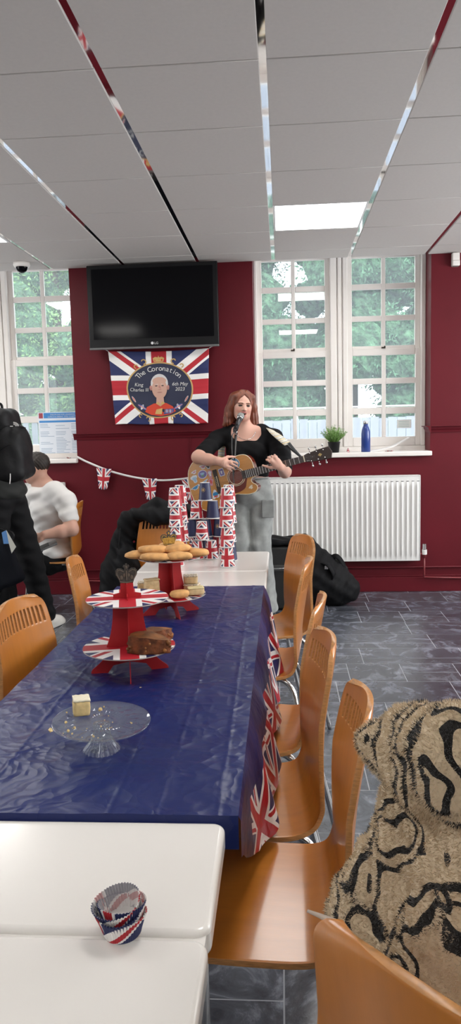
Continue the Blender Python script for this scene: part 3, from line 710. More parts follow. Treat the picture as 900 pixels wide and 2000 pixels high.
for m in (M_clothblue, M_clothskirt):   # crumple
    g = NT(m); b = g.n['Principled BSDF']; t = g.n.new('ShaderNodeTexCoord')
    n1 = g.n.new('ShaderNodeTexNoise'); n1.inputs['Scale'].default_value = 5; n1.inputs['Detail'].default_value = 3; g.l.new(t.outputs['Object'], n1.inputs['Vector'])
    va_ = g.n.new('ShaderNodeVectorMath'); va_.operation = 'MULTIPLY_ADD'; va_.inputs[1].default_value = (.22, .22, .22); g.l.new(n1.outputs['Color'], va_.inputs[0]); g.l.new(t.outputs['Object'], va_.inputs[2])
    vo = g.n.new('ShaderNodeTexVoronoi'); vo.feature = 'F1'; vo.inputs['Scale'].default_value = 12; g.l.new(va_.outputs[0], vo.inputs['Vector'])
    v2 = g.n.new('ShaderNodeTexVoronoi'); v2.feature = 'F1'; v2.inputs['Scale'].default_value = 34; g.l.new(va_.outputs[0], v2.inputs['Vector'])
    h_ = g.m('ADD', vo.outputs['Distance'], g.m('MULTIPLY', v2.outputs['Distance'], .45)); bp = g.n.new('ShaderNodeBump'); bp.inputs['Strength'].default_value = .42; bp.inputs['Distance'].default_value = .009
    g.l.new(h_, bp.inputs['Height']); g.l.new(bp.outputs['Normal'], b.inputs['Normal'])
CLX0, CLX1, CLY0, CLY1, CLZ = -.712, -.086, 1.216, 3.075, .7035
tcl = root('tablecloth', 'glossy navy plastic tablecloth with Union flag border on the middle tables', 'tablecloth', (0, 0, 0))
Rn = np.random.default_rng(11); WV = [(Rn.normal(size=2)*s, Rn.uniform(0, 6), a) for s, a in [(7, .0012)]*5+[(19, .0006)]*5]
def wrk(x, y):
    z = 0
    for k, ph, a in WV: z += a*abs(math.sin(k[0]*x+k[1]*y+ph))**.7
    for fx in (-.56, -.315, -.235, -.128): z += .0012*math.exp(-((x-fx-.006*math.sin(y*2.3+fx*9))/.0035)**2)
    for fy in (1.42, 1.74, 2.05, 2.38, 2.70, 2.95): z += .0014*math.exp(-((y-fy-.01*math.sin(x*5))/.004)**2)
    return z
def cl_top(u, v):
    x = CLX0+(CLX1-CLX0)*u; y = CLY0+(CLY1-CLY0)*v; return (x, y, CLZ+wrk(x, y))
V, Fc, uv = grid(cl_top, 150, 300); MB().add(V, Fc).build('cloth_top', M_clothblue, tcl, smooth=True)
def skirt(u, v, sg):
    "u along the table, v down the drop"
    y = CLY0+(CLY1-CLY0)*u; L = .235*(1-.10*math.sin(u*5))*min(1, .3+u*5); z = CLZ-L*v
    fold = math.sin(u*40)*.012+math.sin(u*23+1)*.010+math.sin(u*71)*.004
    tk = min(1, max(0, (u-.08)/.10)); out = .004+.010*min(1, v*5)*tk+v*tk*(.042+fold); out *= 1 if sg > 0 else .8
    x = (CLX1 if sg > 0 else CLX0)+sg*out
    if v == 0: x = CLX1 if sg > 0 else CLX0; z = CLZ+wrk(x, y)
    return (x, y, z+.004*math.sin(u*57)*v)
for sg in (1, -1):
    V, Fc, _ = grid(lambda u, v: skirt(u, v, sg), 260, 24); uv = [(i/260*(CLY1-CLY0), j/24*.235) for i in range(261) for j in range(25)]
    if sg < 0: Fc = [f[::-1] for f in Fc]
    MB().add(V, Fc, uv=uv).build('hanging_side', M_clothskirt, tcl, smooth=True)
V, Fc, uv = grid(lambda u, v: (CLX0+(CLX1-CLX0)*u, CLY0-.0015*min(1, v*4), CLZ+wrk(CLX0+(CLX1-CLX0)*u, CLY0)*(1-v)-.055*v), 100, 5); MB().add(V, [f[::-1] for f in Fc]).build('near_edge', M_clothblue, tcl, smooth=True)
V, Fc, uv = grid(lambda u, v: (CLX0+(CLX1-CLX0)*u, CLY1+.008*v+.004*math.sin(u*30)*v, CLZ+wrk(CLX0+(CLX1-CLX0)*u, CLY1)*(1-v)-.03*v+(.022*v if u < .97 else 0)), 120, 4); MB().add(V, Fc).build('far_edge', M_clothblue, tcl, smooth=True)

# ================================================================ CHAIRS
M_ply = mat('lacquered_beech_ply', (.48, .168, .022), .30, spec=.5, var=.07, vs=5, stretch=(1.5, 9, 1.5), coat=.3, bump=.04, bs=30)
M_plyedge = mat('beech_ply_edge', (.45, .21, .07), .35, var=.25, vs=60, stretch=(1, 1, 6))
CP = bez([(.395, 0, .432), (.385, 0, .447), (.35, 0, .455), (.22, 0, .447), (.10, 0, .442), (.055, 0, .445), (.022, 0, .460), (.006, 0, .495), (.001, 0, .54), (-.010, 0, .64), (-.028, 0, .75), (-.050, 0, .855)], 8)
def arclen(P): d = np.r_[0, np.cumsum(np.linalg.norm(np.diff(P, axis=0), axis=1))]; return d
_cd = arclen(CP); CL = _cd[-1]
NS, NW = 120, 62
def chair_shell(slots=True):
    s_ = np.linspace(0, CL, NS+1); X = np.interp(s_, _cd, CP[:, 0]); Z = np.interp(s_, _cd, CP[:, 2]); V = []
    for i in range(NS+1):
        s = s_[i]; rem = CL-s; zz = Z[i]
        w = .185-.012*math.exp(-((s-.40)/.06)**2)+.004*math.sin(s*5)
        if s < .05: w -= .03*(1-math.sqrt(max(0, 1-((.05-s)/.05)**2)))
        if rem < .36: w -= .030*((.36-rem)/.36)**1.6
        if rem < .055: w -= .045*(1-math.sqrt(max(0, 1-((.055-rem)/.055)**2)))
        bk = min(1, max(0, (zz-.50)/.2)); cv = .024*bk; st_ = .006*(1-bk)
        for j in range(NW+1):
            q = -1+2*j/NW; arch = .012*(1-q*q)*max(0, 1-rem/.12)
            V.append((X[i]+cv*(q*q), q*w, Z[i]+arch+st_*(q*q)))
    Fc = []; mi = []
    def hole(i, j):
        if not slots: return False
        rem = CL-(s_[i]+s_[i+1])/2
        if not (.042 < rem < .094): return False
        k = j-3
        return 0 <= k < 56 and k % 4 in (1, 2)
    for i in range(NS):
        for j in range(NW):
            if not hole(i, j): Fc.append((i*(NW+1)+j, i*(NW+1)+j+1, (i+1)*(NW+1)+j+1, (i+1)*(NW+1)+j))
    return V, Fc
CHV, CHF = chair_shell(True); CHF0 = chair_shell(False)[1]
def make_chair(label, group=None, nm='dining_chair', F_=None):
    r0 = root(nm, label, 'chair', (0, 0, 0), group=group)
    sh = MB().add(CHV, F_ or CHF).build('seat_and_back', [M_ply, M_plyedge], r0, smooth=True)
    md = sh.modifiers.new('Solidify', 'SOLIDIFY'); md.thickness = .0115; md.offset = 0; md.material_offset_rim = 1
    bv = sh.modifiers.new('Bevel', 'BEVEL'); bv.width = .0022; bv.segments = 2; bv.limit_method = 'ANGLE'; bv.angle_limit = .9
    for sg in (-1, 1):
        yy = sg*.135
        MB().add(*tube(bez([(.37, sg*.185, 0), (.335, sg*.16, .30), (.325, yy+sg*.01, .40), (.29, yy, .430), (.24, yy, .432)], 8), .0105, 10)).build('front_leg', M_chrome, r0, smooth=True)
        MB().add(*tube(bez([(-.075, sg*.185, 0), (-.005, sg*.165, .30), (.02, yy+sg*.01, .39), (.06, yy, .427), (.11, yy, .430)], 8), .0105, 10)).build('rear_leg', M_chrome, r0, smooth=True)
    MB().add(*tube([(.10, -.135, .430), (.25, -.135, .432)], .0105, 8)).add(*tube([(.10, .135, .430), (.25, .135, .432)], .0105, 8)).add(*tube([(.25, -.135, .43), (.25, .135, .43)], .0105, 8)).add(*tube([(.10, -.135, .43), (.10, .135, .43)], .0105, 8)).build('under_frame', M_chrome, r0, smooth=True)
    return r0
chairs = [  # x of back foot of the shell, y centre, rz, label
 (.108, 1.38, PI, 'empty beech chair, second from the camera along the right side of the tables'),
 (.066, 1.785, PI+.09, 'empty beech chair, third from the camera along the right side of the tables'),
 (.070, 2.20, PI-.117, 'beech chair midway along the right side, only its curved top edge and seat showing'),
 (.056, 2.84, PI-.08, 'beech chair along the right side of the tables, second from the far end'),
 (.066, 3.42, PI+.33, 'beech chair furthest from the camera on the right side, beside the black bag'),
 (.15, .675, .75, 'beech chair cut off by the bottom edge, holding the person in the furry coat'),
 (-.79, 2.18, -.15, 'large beech chair back at the left edge with a row of slots'),
 (-.82, 2.92, .12, 'beech chair on the left side of the table, beside the seated persons chair'),
 (-1.50, 5.27, PI+.1, 'beech chair the person in the white t-shirt sits on'),
 (-.72, 4.42, -PI/2-.15, 'beech chair at the far end of the tables, draped with a black jacket')]
ch0 = None; CH = []
for (x, y, a_, lab) in chairs:
    if ch0 is None: ch0 = make_chair(lab, 'bentwood canteen chairs around the tables'); ch0.location = (x, y, 0); ch0.rotation_euler = (0, 0, a_); CH.append(ch0)
    elif y < 1: c_ = make_chair(lab, 'bentwood canteen chairs around the tables', F_=CHF0); c_.location = (x, y, 0); c_.rotation_euler = (0, 0, a_); CH.append(c_)
    else: CH.append(copy_tree(ch0, (x, y, 0), a_, lab))
# ================================================================ THINGS ON THE TABLES
TZ = .7005; CZ = .7060     # bare table top, cloth
M_cup = jack_mat('flag_print_paper_cup', 1.1, rep=(2, 1), rough=.45, th=1.12); M_cupnavy = mat('navy_paper_cup', (.018, .026, .085), .45); M_paper = mat('white_paper_rim', (.78, .77, .75), .5)
M_dull = mat('gold_crest_print', (.42, .30, .12), .6)
def make_cup(navy=False, crest=False, z=0):
    o = bpy.data.objects.new('paper_cup', None); COL.objects.link(o); o.empty_display_size = .03
    V, Fc, uv = lathe([(.0352, .004), (.0262, .094)], 36); MB().add(V, Fc, uv=uv).build('sleeve', M_cupnavy if navy else M_cup, o, smooth=True)
    V, Fc, uv = lathe([(.0352, .004), (.0368, .0055), (.0375, .003), (.0365, .0), (.0345, .001), (.0342, .004)], 36); MB().add(V, Fc).build('rolled_rim', M_paper, o, smooth=True)
    V, Fc, uv = lathe([(.0262, .094), (.0255, .0948), (.0245, .094), (.0240, .088), (0, .088)], 36); MB().add(V, Fc).build('base', M_paper, o, smooth=True)
    if crest:
        q = MB()
        for r0_, r1_ in ((.0095, .011),):
            for k in range(24):
                a0, a1 = 2*PI*k/24, 2*PI*(k+1)/24
                def pt(r, a, e=.0007): x = r*math.cos(a); zz = .058+r*math.sin(a); rad = .0352-(zz-.004)*.1+e; th = x/rad; return (rad*math.sin(th), -rad*math.cos(th), zz)
                q.add([pt(r0_, a0), pt(r1_, a0), pt(r1_, a1), pt(r0_, a1)], [(0, 1, 2, 3)])
        q.add([pt(.0, 0)]+[pt(.0055*(1+.25*math.cos(5*a)), a) for a in np.linspace(0, 2*PI, 25)], [(0, k, k+1) for k in range(1, 25)])
        q.build('crest', M_dull, o)
    return o
CUPH = .0965
protos = {}
def cup(px, py_rim, Y, lvl, label, group, navy=False, crest=False, rz=0):
    key = (navy, crest); p = at(px, py_rim, Y)
    if key not in protos: o = make_cup(navy, crest); protos[key] = o
    else: o = copy_tree(protos[key])
    o.location = (p[0], Y, TZ+CUPH*lvl); o.rotation_euler = (0, 0, rz); tag(o, label, 'cup', group); return o
ORD = ['bottom cup', 'second cup up', 'third cup up', 'top cup']
R = random.Random(9)
def tower(px, Y, where, grp, base_rz, navy=(), x=None):
    X = at(px, 1100, Y)[0]
    for k in range(4):
        key = (k in navy, False)
        if key not in protos: o = make_cup(*key); protos[key] = o
        else: o = copy_tree(protos[key])
        o.location = (X+R.uniform(-.003, .003), Y+R.uniform(-.003, .003), TZ+CUPH*k); o.rotation_euler = (0, 0, base_rz[k]); tag(o, f'{ORD[k]} of the {where}', 'cup', grp)
tower(445, 3.555, 'front tower at the table corner nearest the radiator', 'paper cups stacked in four towers', (-.15, -.75, -.85, -.7))
tower(450, 3.72, 'cup tower half hidden behind the one nearest the radiator', 'paper cups stacked in four towers', (1.2, 2.0, .4, 1.5), navy=(0,))
tower(346, 3.60, 'front cup tower nearest the draped chair', 'paper cups stacked in four towers', (1.0, 1.25, 1.15, 1.2))
tower(357, 3.76, 'cup tower half hidden behind the one nearest the draped chair', 'paper cups stacked in four towers', (.8, .2, 1.6, .4))
g1 = 'paper cups in the pyramid between the towers'
cup(386, 1091, 3.78, 0, 'flag cup at the front left foot of the small pyramid between the towers', g1, rz=.75)
cup(413, 1091, 3.78, 0, 'flag cup at the front right foot of the small pyramid between the towers', g1, rz=-.2)
cup(395, 1058, 3.80, 1, 'flag cup standing on the two front pyramid cups, broad red band', g1, rz=1.57)
YB = 3.91
for k, (px, nv, lab) in enumerate([(352, 0, 'cup on the table at the left foot of the rear cup wall'), (378, 0, 'flag cup second from the left in the rear bottom row, behind the small pyramid'), (404, 1, 'navy cup third in the rear bottom row, behind the small pyramid'), (430, 0, 'flag cup at the right foot of the rear cup wall')]): cup(px+3, 1080, YB, 0, lab, g1, navy=bool(nv), rz=k*.8)
cup(374, 1047, YB, 1, 'plain navy cup at the left of the second row of the rear cup wall', g1, navy=True)
cup(402, 1047, YB, 1, 'plain navy cup at the middle of the second row of the rear cup wall', g1, navy=True)
cup(429, 1047, YB, 1, 'navy cup with gold crest beside the right-hand tower, second row', g1, navy=True, crest=True, rz=-.3)
cup(384, 1012, YB, 2, 'flag cup with diagonal stripes, left of the third row of the rear cup wall', g1, rz=.9)
cup(416, 1012, YB, 2, 'plain navy cup, right of the third row of the rear cup wall', g1, navy=True)
cup(401, 975, YB, 3, 'navy cup with gold crest, topmost of the rear cup wall in front of the guitar', g1, navy=True, crest=True, rz=-.25)

# ---- two-tier card cake stands
M_redcard = mat('red_card', (.42, .008, .014), .55); M_card = mat('grey_card_edge', (.40, .36, .34), .7)
M_jackdisc = jack_mat('flag_print_card_disc', 1.0, rough=.4, planar=(.127, .127)); M_jackdisc2 = jack_mat('flag_print_small_disc', 1.0, rough=.4, planar=(.113, .113))
M_crown = mat('dark_printed_crown', (.045, .038, .032), .6, var=.4, vs=180); M_crowngold = mat('gold_printed_crown', (.42, .24, .03), .6, var=.3, vs=180)
def make_stand(label, loc, rz, gold):
    r0 = root('cake_stand', label, 'cake stand', loc, rz, 'flag-printed card cake stands')
    z1, z2 = .072, .208
    low = bez([(.107, 0), (.104, .012), (.085, .028), (.07, .045), (.062, z1)], 6); mid = bez([(.062, z1+.003), (.050, .11), (.043, .15), (.041, .18), (.040, z2)], 6)
    top = [(.038, z2+.003), (.038, .222), (.0185, .226), (.0175, .252)]
    half = [tuple(p) for p in low]+[tuple(p) for p in mid]+top; out = half+[(-x, z) for x, z in half[::-1]]
    # underside notch between the feet
    out += [(-.062, 0), (-.045, .022), (0, .03), (.045, .022), (.062, 0)]
    for nm, rr3 in (('front_board', 0), ('cross_board', PI/2)):
        V, Fc = prism(out, -.0012, .0012); MB().add(V, Fc, M=T(rz=rr3) @ T(rx=PI/2)).build(nm, M_redcard, r0)
    for nm, zz, r, mm_ in (('lower_tier', z1, .127, M_jackdisc), ('upper_tier', z2, .113, M_jackdisc2)):
        V, Fc, uv = lathe([(0, zz+.003), (r, zz+.003)], 64); V2, F2, _ = lathe([(r, zz+.003), (r, zz), (0, zz)], 64)
        MB().add(V, Fc, 0).add(V2, F2, 1).build(nm, [mm_, M_card], r0)
    # crown
    zc = .250; O = [(-.017, 0), (-.021, .012), (-.029, .026), (-.030, .036), (-.024, .043), (-.014, .043), (-.006, .037), (-.0055, .044), (-.009, .048), (-.006, .053), (-.003, .050), (-.0025, .056), (.0025, .056), (.003, .050), (.006, .053), (.009, .048), (.0055, .044), (.006, .037), (.014, .043), (.024, .043), (.030, .036), (.029, .026), (.021, .012), (.017, 0)]
    co = MB().add(*prism(O, -.001, .001), M=T(0, 0, zc, rx=PI/2)).build('crown', M_crown, r0)
    dt = MB(); mm_ = M_crowngold if gold else mat('worn_crown_detail', (.11, .085, .06), .6)
    dt.add(*tube([(x, -.0016, zc+z) for x, z in ((-.018, .006), (-.009, .004), (0, .003), (.009, .004), (.018, .006))], .0018, 6))
    for sg in (-1, 1):
        dt.add(*tube([(sg*x, -.0016, zc+z) for x, z in ((.019, .012), (.026, .027), (.025, .036), (.017, .039), (.007, .033))], .0013, 6)); dt.add(*ball((sg*.014, -.0014, zc+.018), (.004, .001, .006), 8, 6)); dt.add(*ball((sg*.006, -.0014, zc+.024), (.003, .001, .005), 8, 6))
        for k in range(5): dt.add(*ball((sg*(.0275-.001*k), -.0018, zc+.026+.0035*k), .0011, 6, 4))
    dt.add(*tube([(0, -.0016, zc+.01), (0, -.0016, zc+.036)], .0018, 6)); dt.add(*ball((0, -.0016, zc+.046), (.003, .001, .004), 8, 6))
    if gold: dt.add(*box(-.0215, -.0014, zc+.008, .0215, -.0011, zc+.030))
    dt.build('crown_detail', mm_, co)
    if gold: MB().add(*box(-.016, -.0018, zc-.012, .016, -.0012, zc+.002)).build('red_band', mat('bright_red_card', (.6, .01, .012), .5), r0)
    return r0
SA = (-.432, 1.985, CZ); SB = (-.412, 2.625, CZ)
make_stand('near card cake stand, empty upper tier and dark crown, brown cake on lower tier', SA, .214, False)
make_stand('far card cake stand, golden crown, biscuits piled on its upper tier', SB, .45, True)
# candle-like wax drip on the near stand's top
# ---- food
def lump(name, label, cat, loc, dims, m_, seed, group, amp=.06, pw=3.0, rz=0, rx=0, ry=0, n=28, taper=0, cr=14, mats2=None):
    Rg = np.random.default_rng(seed); V, Fc = ball((0, 0, 0), 1, n, cr); V = V/((np.abs(V)**pw).sum(1)**(1/pw))[:, None]
    ks = [(Rg.normal(size=3)*s, Rg.uniform(0, 6), a) for s, a in ((2.2, 1), (4.5, .5), (9, .3)) for _ in range(3)]
    d = sum(a*np.sin(V@k+p) for k, p, a in ks)/3; V = V*(1+amp*d[:, None]); V[:, 1] *= 1-taper*(V[:, 0]*.5+.5); V = V*np.array(dims)
    o = MB().add(V, Fc).build(name, m_, None, smooth=True, loc=loc, rot=(rx, ry, rz)); tag(o, label, cat, group); return o
M_bis = mat('pale_baked_biscuit', (.62, .33, .12), .75, var=.22, vs=35, bump=.5, bs=160, bdist=.001)
zb = CZ+.211+.0045
bis = [(-.100, -.035, .0105, .3, 0, 'biscuit at the left rim of the upper tier of the far stand'), (-.038, -.085, .0105, .02, 0, 'biscuit lying at the front of the upper tier of the far stand'),
 (.045, -.072, .0105, .30, 0, 'biscuit at the front right of the upper tier, right of the front biscuit'), (.092, -.002, .0105, -.35, 0, 'biscuit at the right rim of the upper tier of the far stand'),
 (-.055, .035, .0105, .1, 0, 'biscuit at the rear left of the pile, behind the crown of the far stand'), (.03, .06, .0105, -.2, 0, 'biscuit lying at the rear right of the upper tier of the far stand'),
 (-.05, -.048, .031, .08, .04, 'long biscuit lying on top of the pile, left of the crown of the far stand'), (.035, -.035, .031, .42, -.05, 'biscuit lying aslant on top of the pile, right of the crown of the far stand'), (.005, .03, .031, .1, -.05, 'biscuit on top of the pile directly behind the golden crown')]
for k, (x, y, z, a, tl, lab) in enumerate(bis): lump('biscuit', lab, 'biscuit', (SB[0]+x, SB[1]+y, zb+z), (.052+.004*math.sin(k*2.3), .030, .0145), M_bis, 30+k, 'biscuits piled on the far stand', rz=a, ry=tl, pw=2.4, amp=.10)
zl = CZ+.075+.0035
M_flap = mat('pale_oat_slice', (.60, .44, .24), .85, var=.18, vs=60, bump=.6, bs=200, bdist=.001); M_icing = mat('speckled_icing', (.66, .58, .45), .7, var=.5, vs=140)
low_items = [(-.05, -.088, .013, (.036, .022, .012), M_bis, .2, 'biscuit', 'biscuit lying at the front of the lower tier of the far stand'), (.045, -.078, .015, (.034, .024, .014), M_bis, .5, 'biscuit', 'thick biscuit right of the front one on the lower tier of the far stand'), (-.098, -.03, .012, (.038, .022, .011), M_bis, -.1, 'biscuit', 'biscuit half hidden by the crown of the near stand, lower tier')]
for k, (x, y, z, dm, mm_, a, ct, lab) in enumerate(low_items): lump(ct, lab, ct, (SB[0]+x, SB[1]+y, zl+z-.002), dm, mm_, 60+k, 'biscuits on the lower tier of the far stand', rz=a, pw=2.7, amp=.05)
def slice_cake(label, x, y, z, sx, sy, sz, rz, m1, m2, seed, grp, stack=0, loc=None, nm='cake_slice', ry=0):
    r0 = root(nm, label, 'cake', loc if loc is not None else (SB[0]+x, SB[1]+y, z), group=grp, rot=(0, ry, rz)); Rg = random.Random(seed)
    def rough(u, v, sgn): return 0
    V, Fc = ball((0, 0, 0), 1, 28, 14); V = np.array(V); V = V/((np.abs(V)**7).sum(1)**(1/7))[:, None]; G = np.random.default_rng(seed)
    d = sum(np.sin(V@(G.normal(size=3)*6)+G.uniform(0, 6)) for _ in range(4))/4; V = V*(1+.035*d[:, None])*np.array([sx, sy, sz])+np.array([0, 0, sz]); MB().add(V, Fc).build('sponge', m1, r0, smooth=True)
    V, Fc, uv = grid(lambda u, v: ((u-.5)*2*sx*.97, (v-.5)*2*sy*.97, 2*sz+.0025+.001*math.sin(u*19+v*7)*math.cos(v*23)), 14, 14)
    solidify(MB().add(V, Fc).build('icing', m2, r0, smooth=True), .004, -1); return r0
gl_ = 'pale cake squares on the lower tier of the far stand'
slice_cake('pale crumbly cake square stood on end against the stem of the far stand', -.058, -.052, zl, .026, .018, .03, .5, M_flap, M_flap, 1, gl_)
slice_cake('speckled iced square at the left of the lower tier of the far stand', -.10, -.015+.03, zl, .022, .022, .018, .1, M_flap, M_icing, 2, gl_)
slice_cake('bottom square of the two stacked at the right of the lower tier', .075, .03, zl, .028, .024, .012, -.1, M_flap, M_icing, 3, gl_)
slice_cake('speckled iced square on top of the stack at the right of the lower tier', .07, .035, zl+.027, .026, .022, .014, .1, M_flap, M_icing, 4, gl_)
slice_cake('pale iced slice leaning at the right rim of the lower tier of the far stand', .095, -.03, zl, .03, .02, .012, .25, M_flap, mat('yellow_icing', (.70, .58, .30), .6), 5, gl_)
M_brown = mat('dark_fruit_cake', (.15, .042, .010), .75, var=.6, vs=50, bump=.9, bs=120, bdist=.003); M_brtop = mat('golden_cake_crust', (.21, .075, .016), .6, var=.5, vs=30, bump=.5, bs=90, bdist=.002)
def wedge(label, loc, rz, s, seed):
    r0 = root('fruit_cake_slice', label, 'cake', loc, rz, 'brown fruit cake slices on the near stand'); G = np.random.default_rng(seed)
    a = [( -.052, -.028), (.002, -.036), (.062, -.006), (.010, .026), (-.045, .022)]; n = 9; V = []; Fc = []
    P = bez([(*p, 0) for p in a+[a[0]]], 6)[:-1, :2]; m_ = len(P)
    for k in range(n+1):
        z = .046*k/n
        for j, p in enumerate(P): f = 1-.03*(k/n)+.05*math.sin(j*1.7+k*1.3+seed)*(.4+k/n*.4)+.03*math.sin(j*4.1+k*2.7); V.append((p[0]*f*s, p[1]*f*s, z*s*(1-.25*max(0, p[0])/.06)))
    for k in range(n):
        for j in range(m_): Fc.append((k*m_+j, k*m_+(j+1) % m_, (k+1)*m_+(j+1) % m_, (k+1)*m_+j))
    Fc.append(tuple(range(m_))[::-1]); b_ = MB().add(V, Fc); b_.build('crumb', M_brown, r0, smooth=True)
    top = V[-m_:]; t_ = MB().add(top+[(0, 0, .049*s)], [(j, (j+1) % m_, m_) for j in range(m_)]); t_.build('crust', M_brtop, r0, smooth=True)
    for k in range(12): p = P[G.integers(0, m_//2)]; MB().add(*ball((p[0]*s*.98, p[1]*s*.98-.001, G.uniform(.004, .03)*s), G.uniform(.003, .006), 8, 6)).build('fruit_piece', M_brtop, r0, smooth=True)
za = CZ+.075+.001
wedge('brown fruit cake slice at the front right rim of the lower tier', (SA[0]+.066, SA[1]-.052, za), -.15, 1.0, 1); wedge('brown fruit cake slice behind the other one on the lower tier', (SA[0]+.072, SA[1]+.035, za), .9, .85, 2)
# ---- pressed glass cake stand
m = bpy.data.materials.new('pressed_glass'); m.use_nodes = True; n = m.node_tree.nodes; l = m.node_tree.links; n.clear()
o = n.new('ShaderNodeOutputMaterial'); tr = n.new('ShaderNodeBsdfTransparent'); tr.inputs[0].default_value = (.90, .93, .93, 1); gl = n.new('ShaderNodeBsdfGlossy'); gl.inputs['Roughness'].default_value = .05
fr = n.new('ShaderNodeFresnel'); fr.inputs['IOR'].default_value = 1.5; mx = n.new('ShaderNodeMixShader'); mu = n.new('ShaderNodeMath'); mu.operation = 'MULTIPLY_ADD'; mu.inputs[1].default_value = .9; mu.inputs[2].default_value = .03
gm_ = n.new('ShaderNodeNewGeometry'); iv = n.new('ShaderNodeMath'); iv.operation = 'SUBTRACT'; iv.inputs[0].default_value = 1.0; l.new(gm_.outputs['Backfacing'], iv.inputs[1]); m3 = n.new('ShaderNodeMath'); m3.operation = 'MULTIPLY'; l.new(fr.outputs[0], mu.inputs[0]); l.new(mu.outputs[0], m3.inputs[0]); l.new(iv.outputs[0], m3.inputs[1]); l.new(m3.outputs[0], mx.inputs[0]); df = n.new('ShaderNodeBsdfDiffuse'); df.inputs[0].default_value = (.8, .82, .84, 1); m4 = n.new('ShaderNodeMixShader'); m4.inputs[0].default_value = .05; l.new(tr.outputs[0], m4.inputs[1]); l.new(df.outputs[0], m4.inputs[2]); l.new(m4.outputs[0], mx.inputs[1]); l.new(gl.outputs[0], mx.inputs[2]); l.new(mx.outputs[0], o.inputs[0]); M_glassw = m
gs = root('glass_cake_stand', 'clear pressed-glass pedestal cake plate with one sponge square on it', 'cake stand', (-.388, 1.475, CZ), 0, rot=(.02, .035, 0))
def fl_lathe(prof, n, amp, nf, zr=None):
    V = []; Fc = []; m_ = len(prof)
    for j in range(n):
        a = 2*PI*j/n
        for r, z, am in prof: q = r*(1+am*amp*math.cos(a*nf)); V.append((q*math.cos(a), q*math.sin(a), z))
    for j in range(n):
        for k in range(m_): Fc.append((j*m_+k, ((j+1) % n)*m_+k, ((j+1) % n)*m_+(k+1) % m_, j*m_+(k+1) % m_))
    return V, Fc
V, Fc = fl_lathe([(.001, .006, 0), (.02, .004, .5), (.036, .0, 1), (.039, .002, 1), (.038, .006, 1), (.026, .02, 1), (.019, .035, 1), (.0165, .05, .6), (.018, .062, .3), (.001, .062, 0)], 144, .05, 24); MB().add(V, Fc).build('pedestal', M_glassw, gs, smooth=True)
V = []; Fc = []; n = 160; rad = [0, .012, .016, .024, .028, .05, .054, .06, .066, .074, .082, .090, .096, .1005, .102]
def topz(r, a):
    z = .0665
    if .028 < r < .052: z += .0014*math.cos(a*40)
    if .058 < r < .09: z += .0018*math.sin(a*18+r*300)*math.sin(r*260)
    if abs(r-.054) < .002 or abs(r-.026) < .002: z += .0012
    if r > .092: z += (r-.092)*.35
    return z
for j in range(n):
    a = 2*PI*j/n
    for r in rad[1:]: V.append((r*math.cos(a), r*math.sin(a), topz(r, a)))
    V += [(.1015*math.cos(a), .1015*math.sin(a), .0665), (.09*math.cos(a), .09*math.sin(a), .062), (.02*math.cos(a), .02*math.sin(a), .0605)]
m_ = len(rad)-1+3; V += [(0, 0, .0665), (0, 0, .0605)]
for j in range(n):
    a, b_ = j*m_, ((j+1) % n)*m_
    for k in range(m_-1): Fc.append((a+k, a+k+1, b_+k+1, b_+k))
    Fc.append((len(V)-2, a, b_)); Fc.append((len(V)-1, b_+m_-1, a+m_-1))
MB().add(V, Fc).build('plate', M_glassw, gs, smooth=True)
M_sponge = mat('pale_yellow_sponge', (.66, .50, .24), .85, var=.15, vs=70, bump=.8, bs=200, bdist=.0015); M_cream2 = mat('buttercream', (.74, .68, .52), .6, bump=.5, bs=60)
slice_cake('single pale sponge square with buttercream on the glass plate', 0, 0, 0, .018, .019, .017, .35, M_sponge, M_cream2, 8, None, loc=(-.437, 1.505, CZ+.070), nm='sponge_square', ry=.035)
cb = MB(); R = np.random.default_rng(5)
for k in range(26):
    a, r = R.uniform(0, 6.28), R.uniform(.03, .09); x, y = r*math.cos(a)*1.0-.02, r*math.sin(a)-.01; s = R.choice([.0012, .002, .003, .0045], p=[.5, .3, .15, .05]); V, Fc = ball((-.388+x, 1.475+y, CZ+.0685+s*.6-.035*x), 1, 8, 5); V = (V-np.array([-.388+x, 1.475+y, CZ+.0685+s*.6-.035*x]))*s*R.uniform(.6, 1.3, (len(V), 1))+np.array([-.388+x, 1.475+y, CZ+.0685+s*.6-.035*x]); cb.add(V, Fc)
for k in range(75):
    x, y = R.uniform(-.69, -.12), R.uniform(1.24, 2.9)
    if k < 40: x, y = R.uniform(-.68, -.35), R.uniform(1.5, 2.2)
    if (x-SA[0])**2+(y-SA[1])**2 < .013: continue
    s = R.choice([.0008, .0016, .003], p=[.6, .3, .1]); V, Fc = ball((0, 0, 0), 1, 7, 5); V = V*s*R.uniform(.6, 1.4, (len(V), 1))*np.array([1.3, 1, .6])+np.array([x, y, CLZ+.0022+s*.3]); cb.add(V, Fc)
tag(cb.build('crumbs', M_sponge), 'pale cake crumbs scattered over the blue cloth and the glass plate', 'crumbs', kind='stuff')
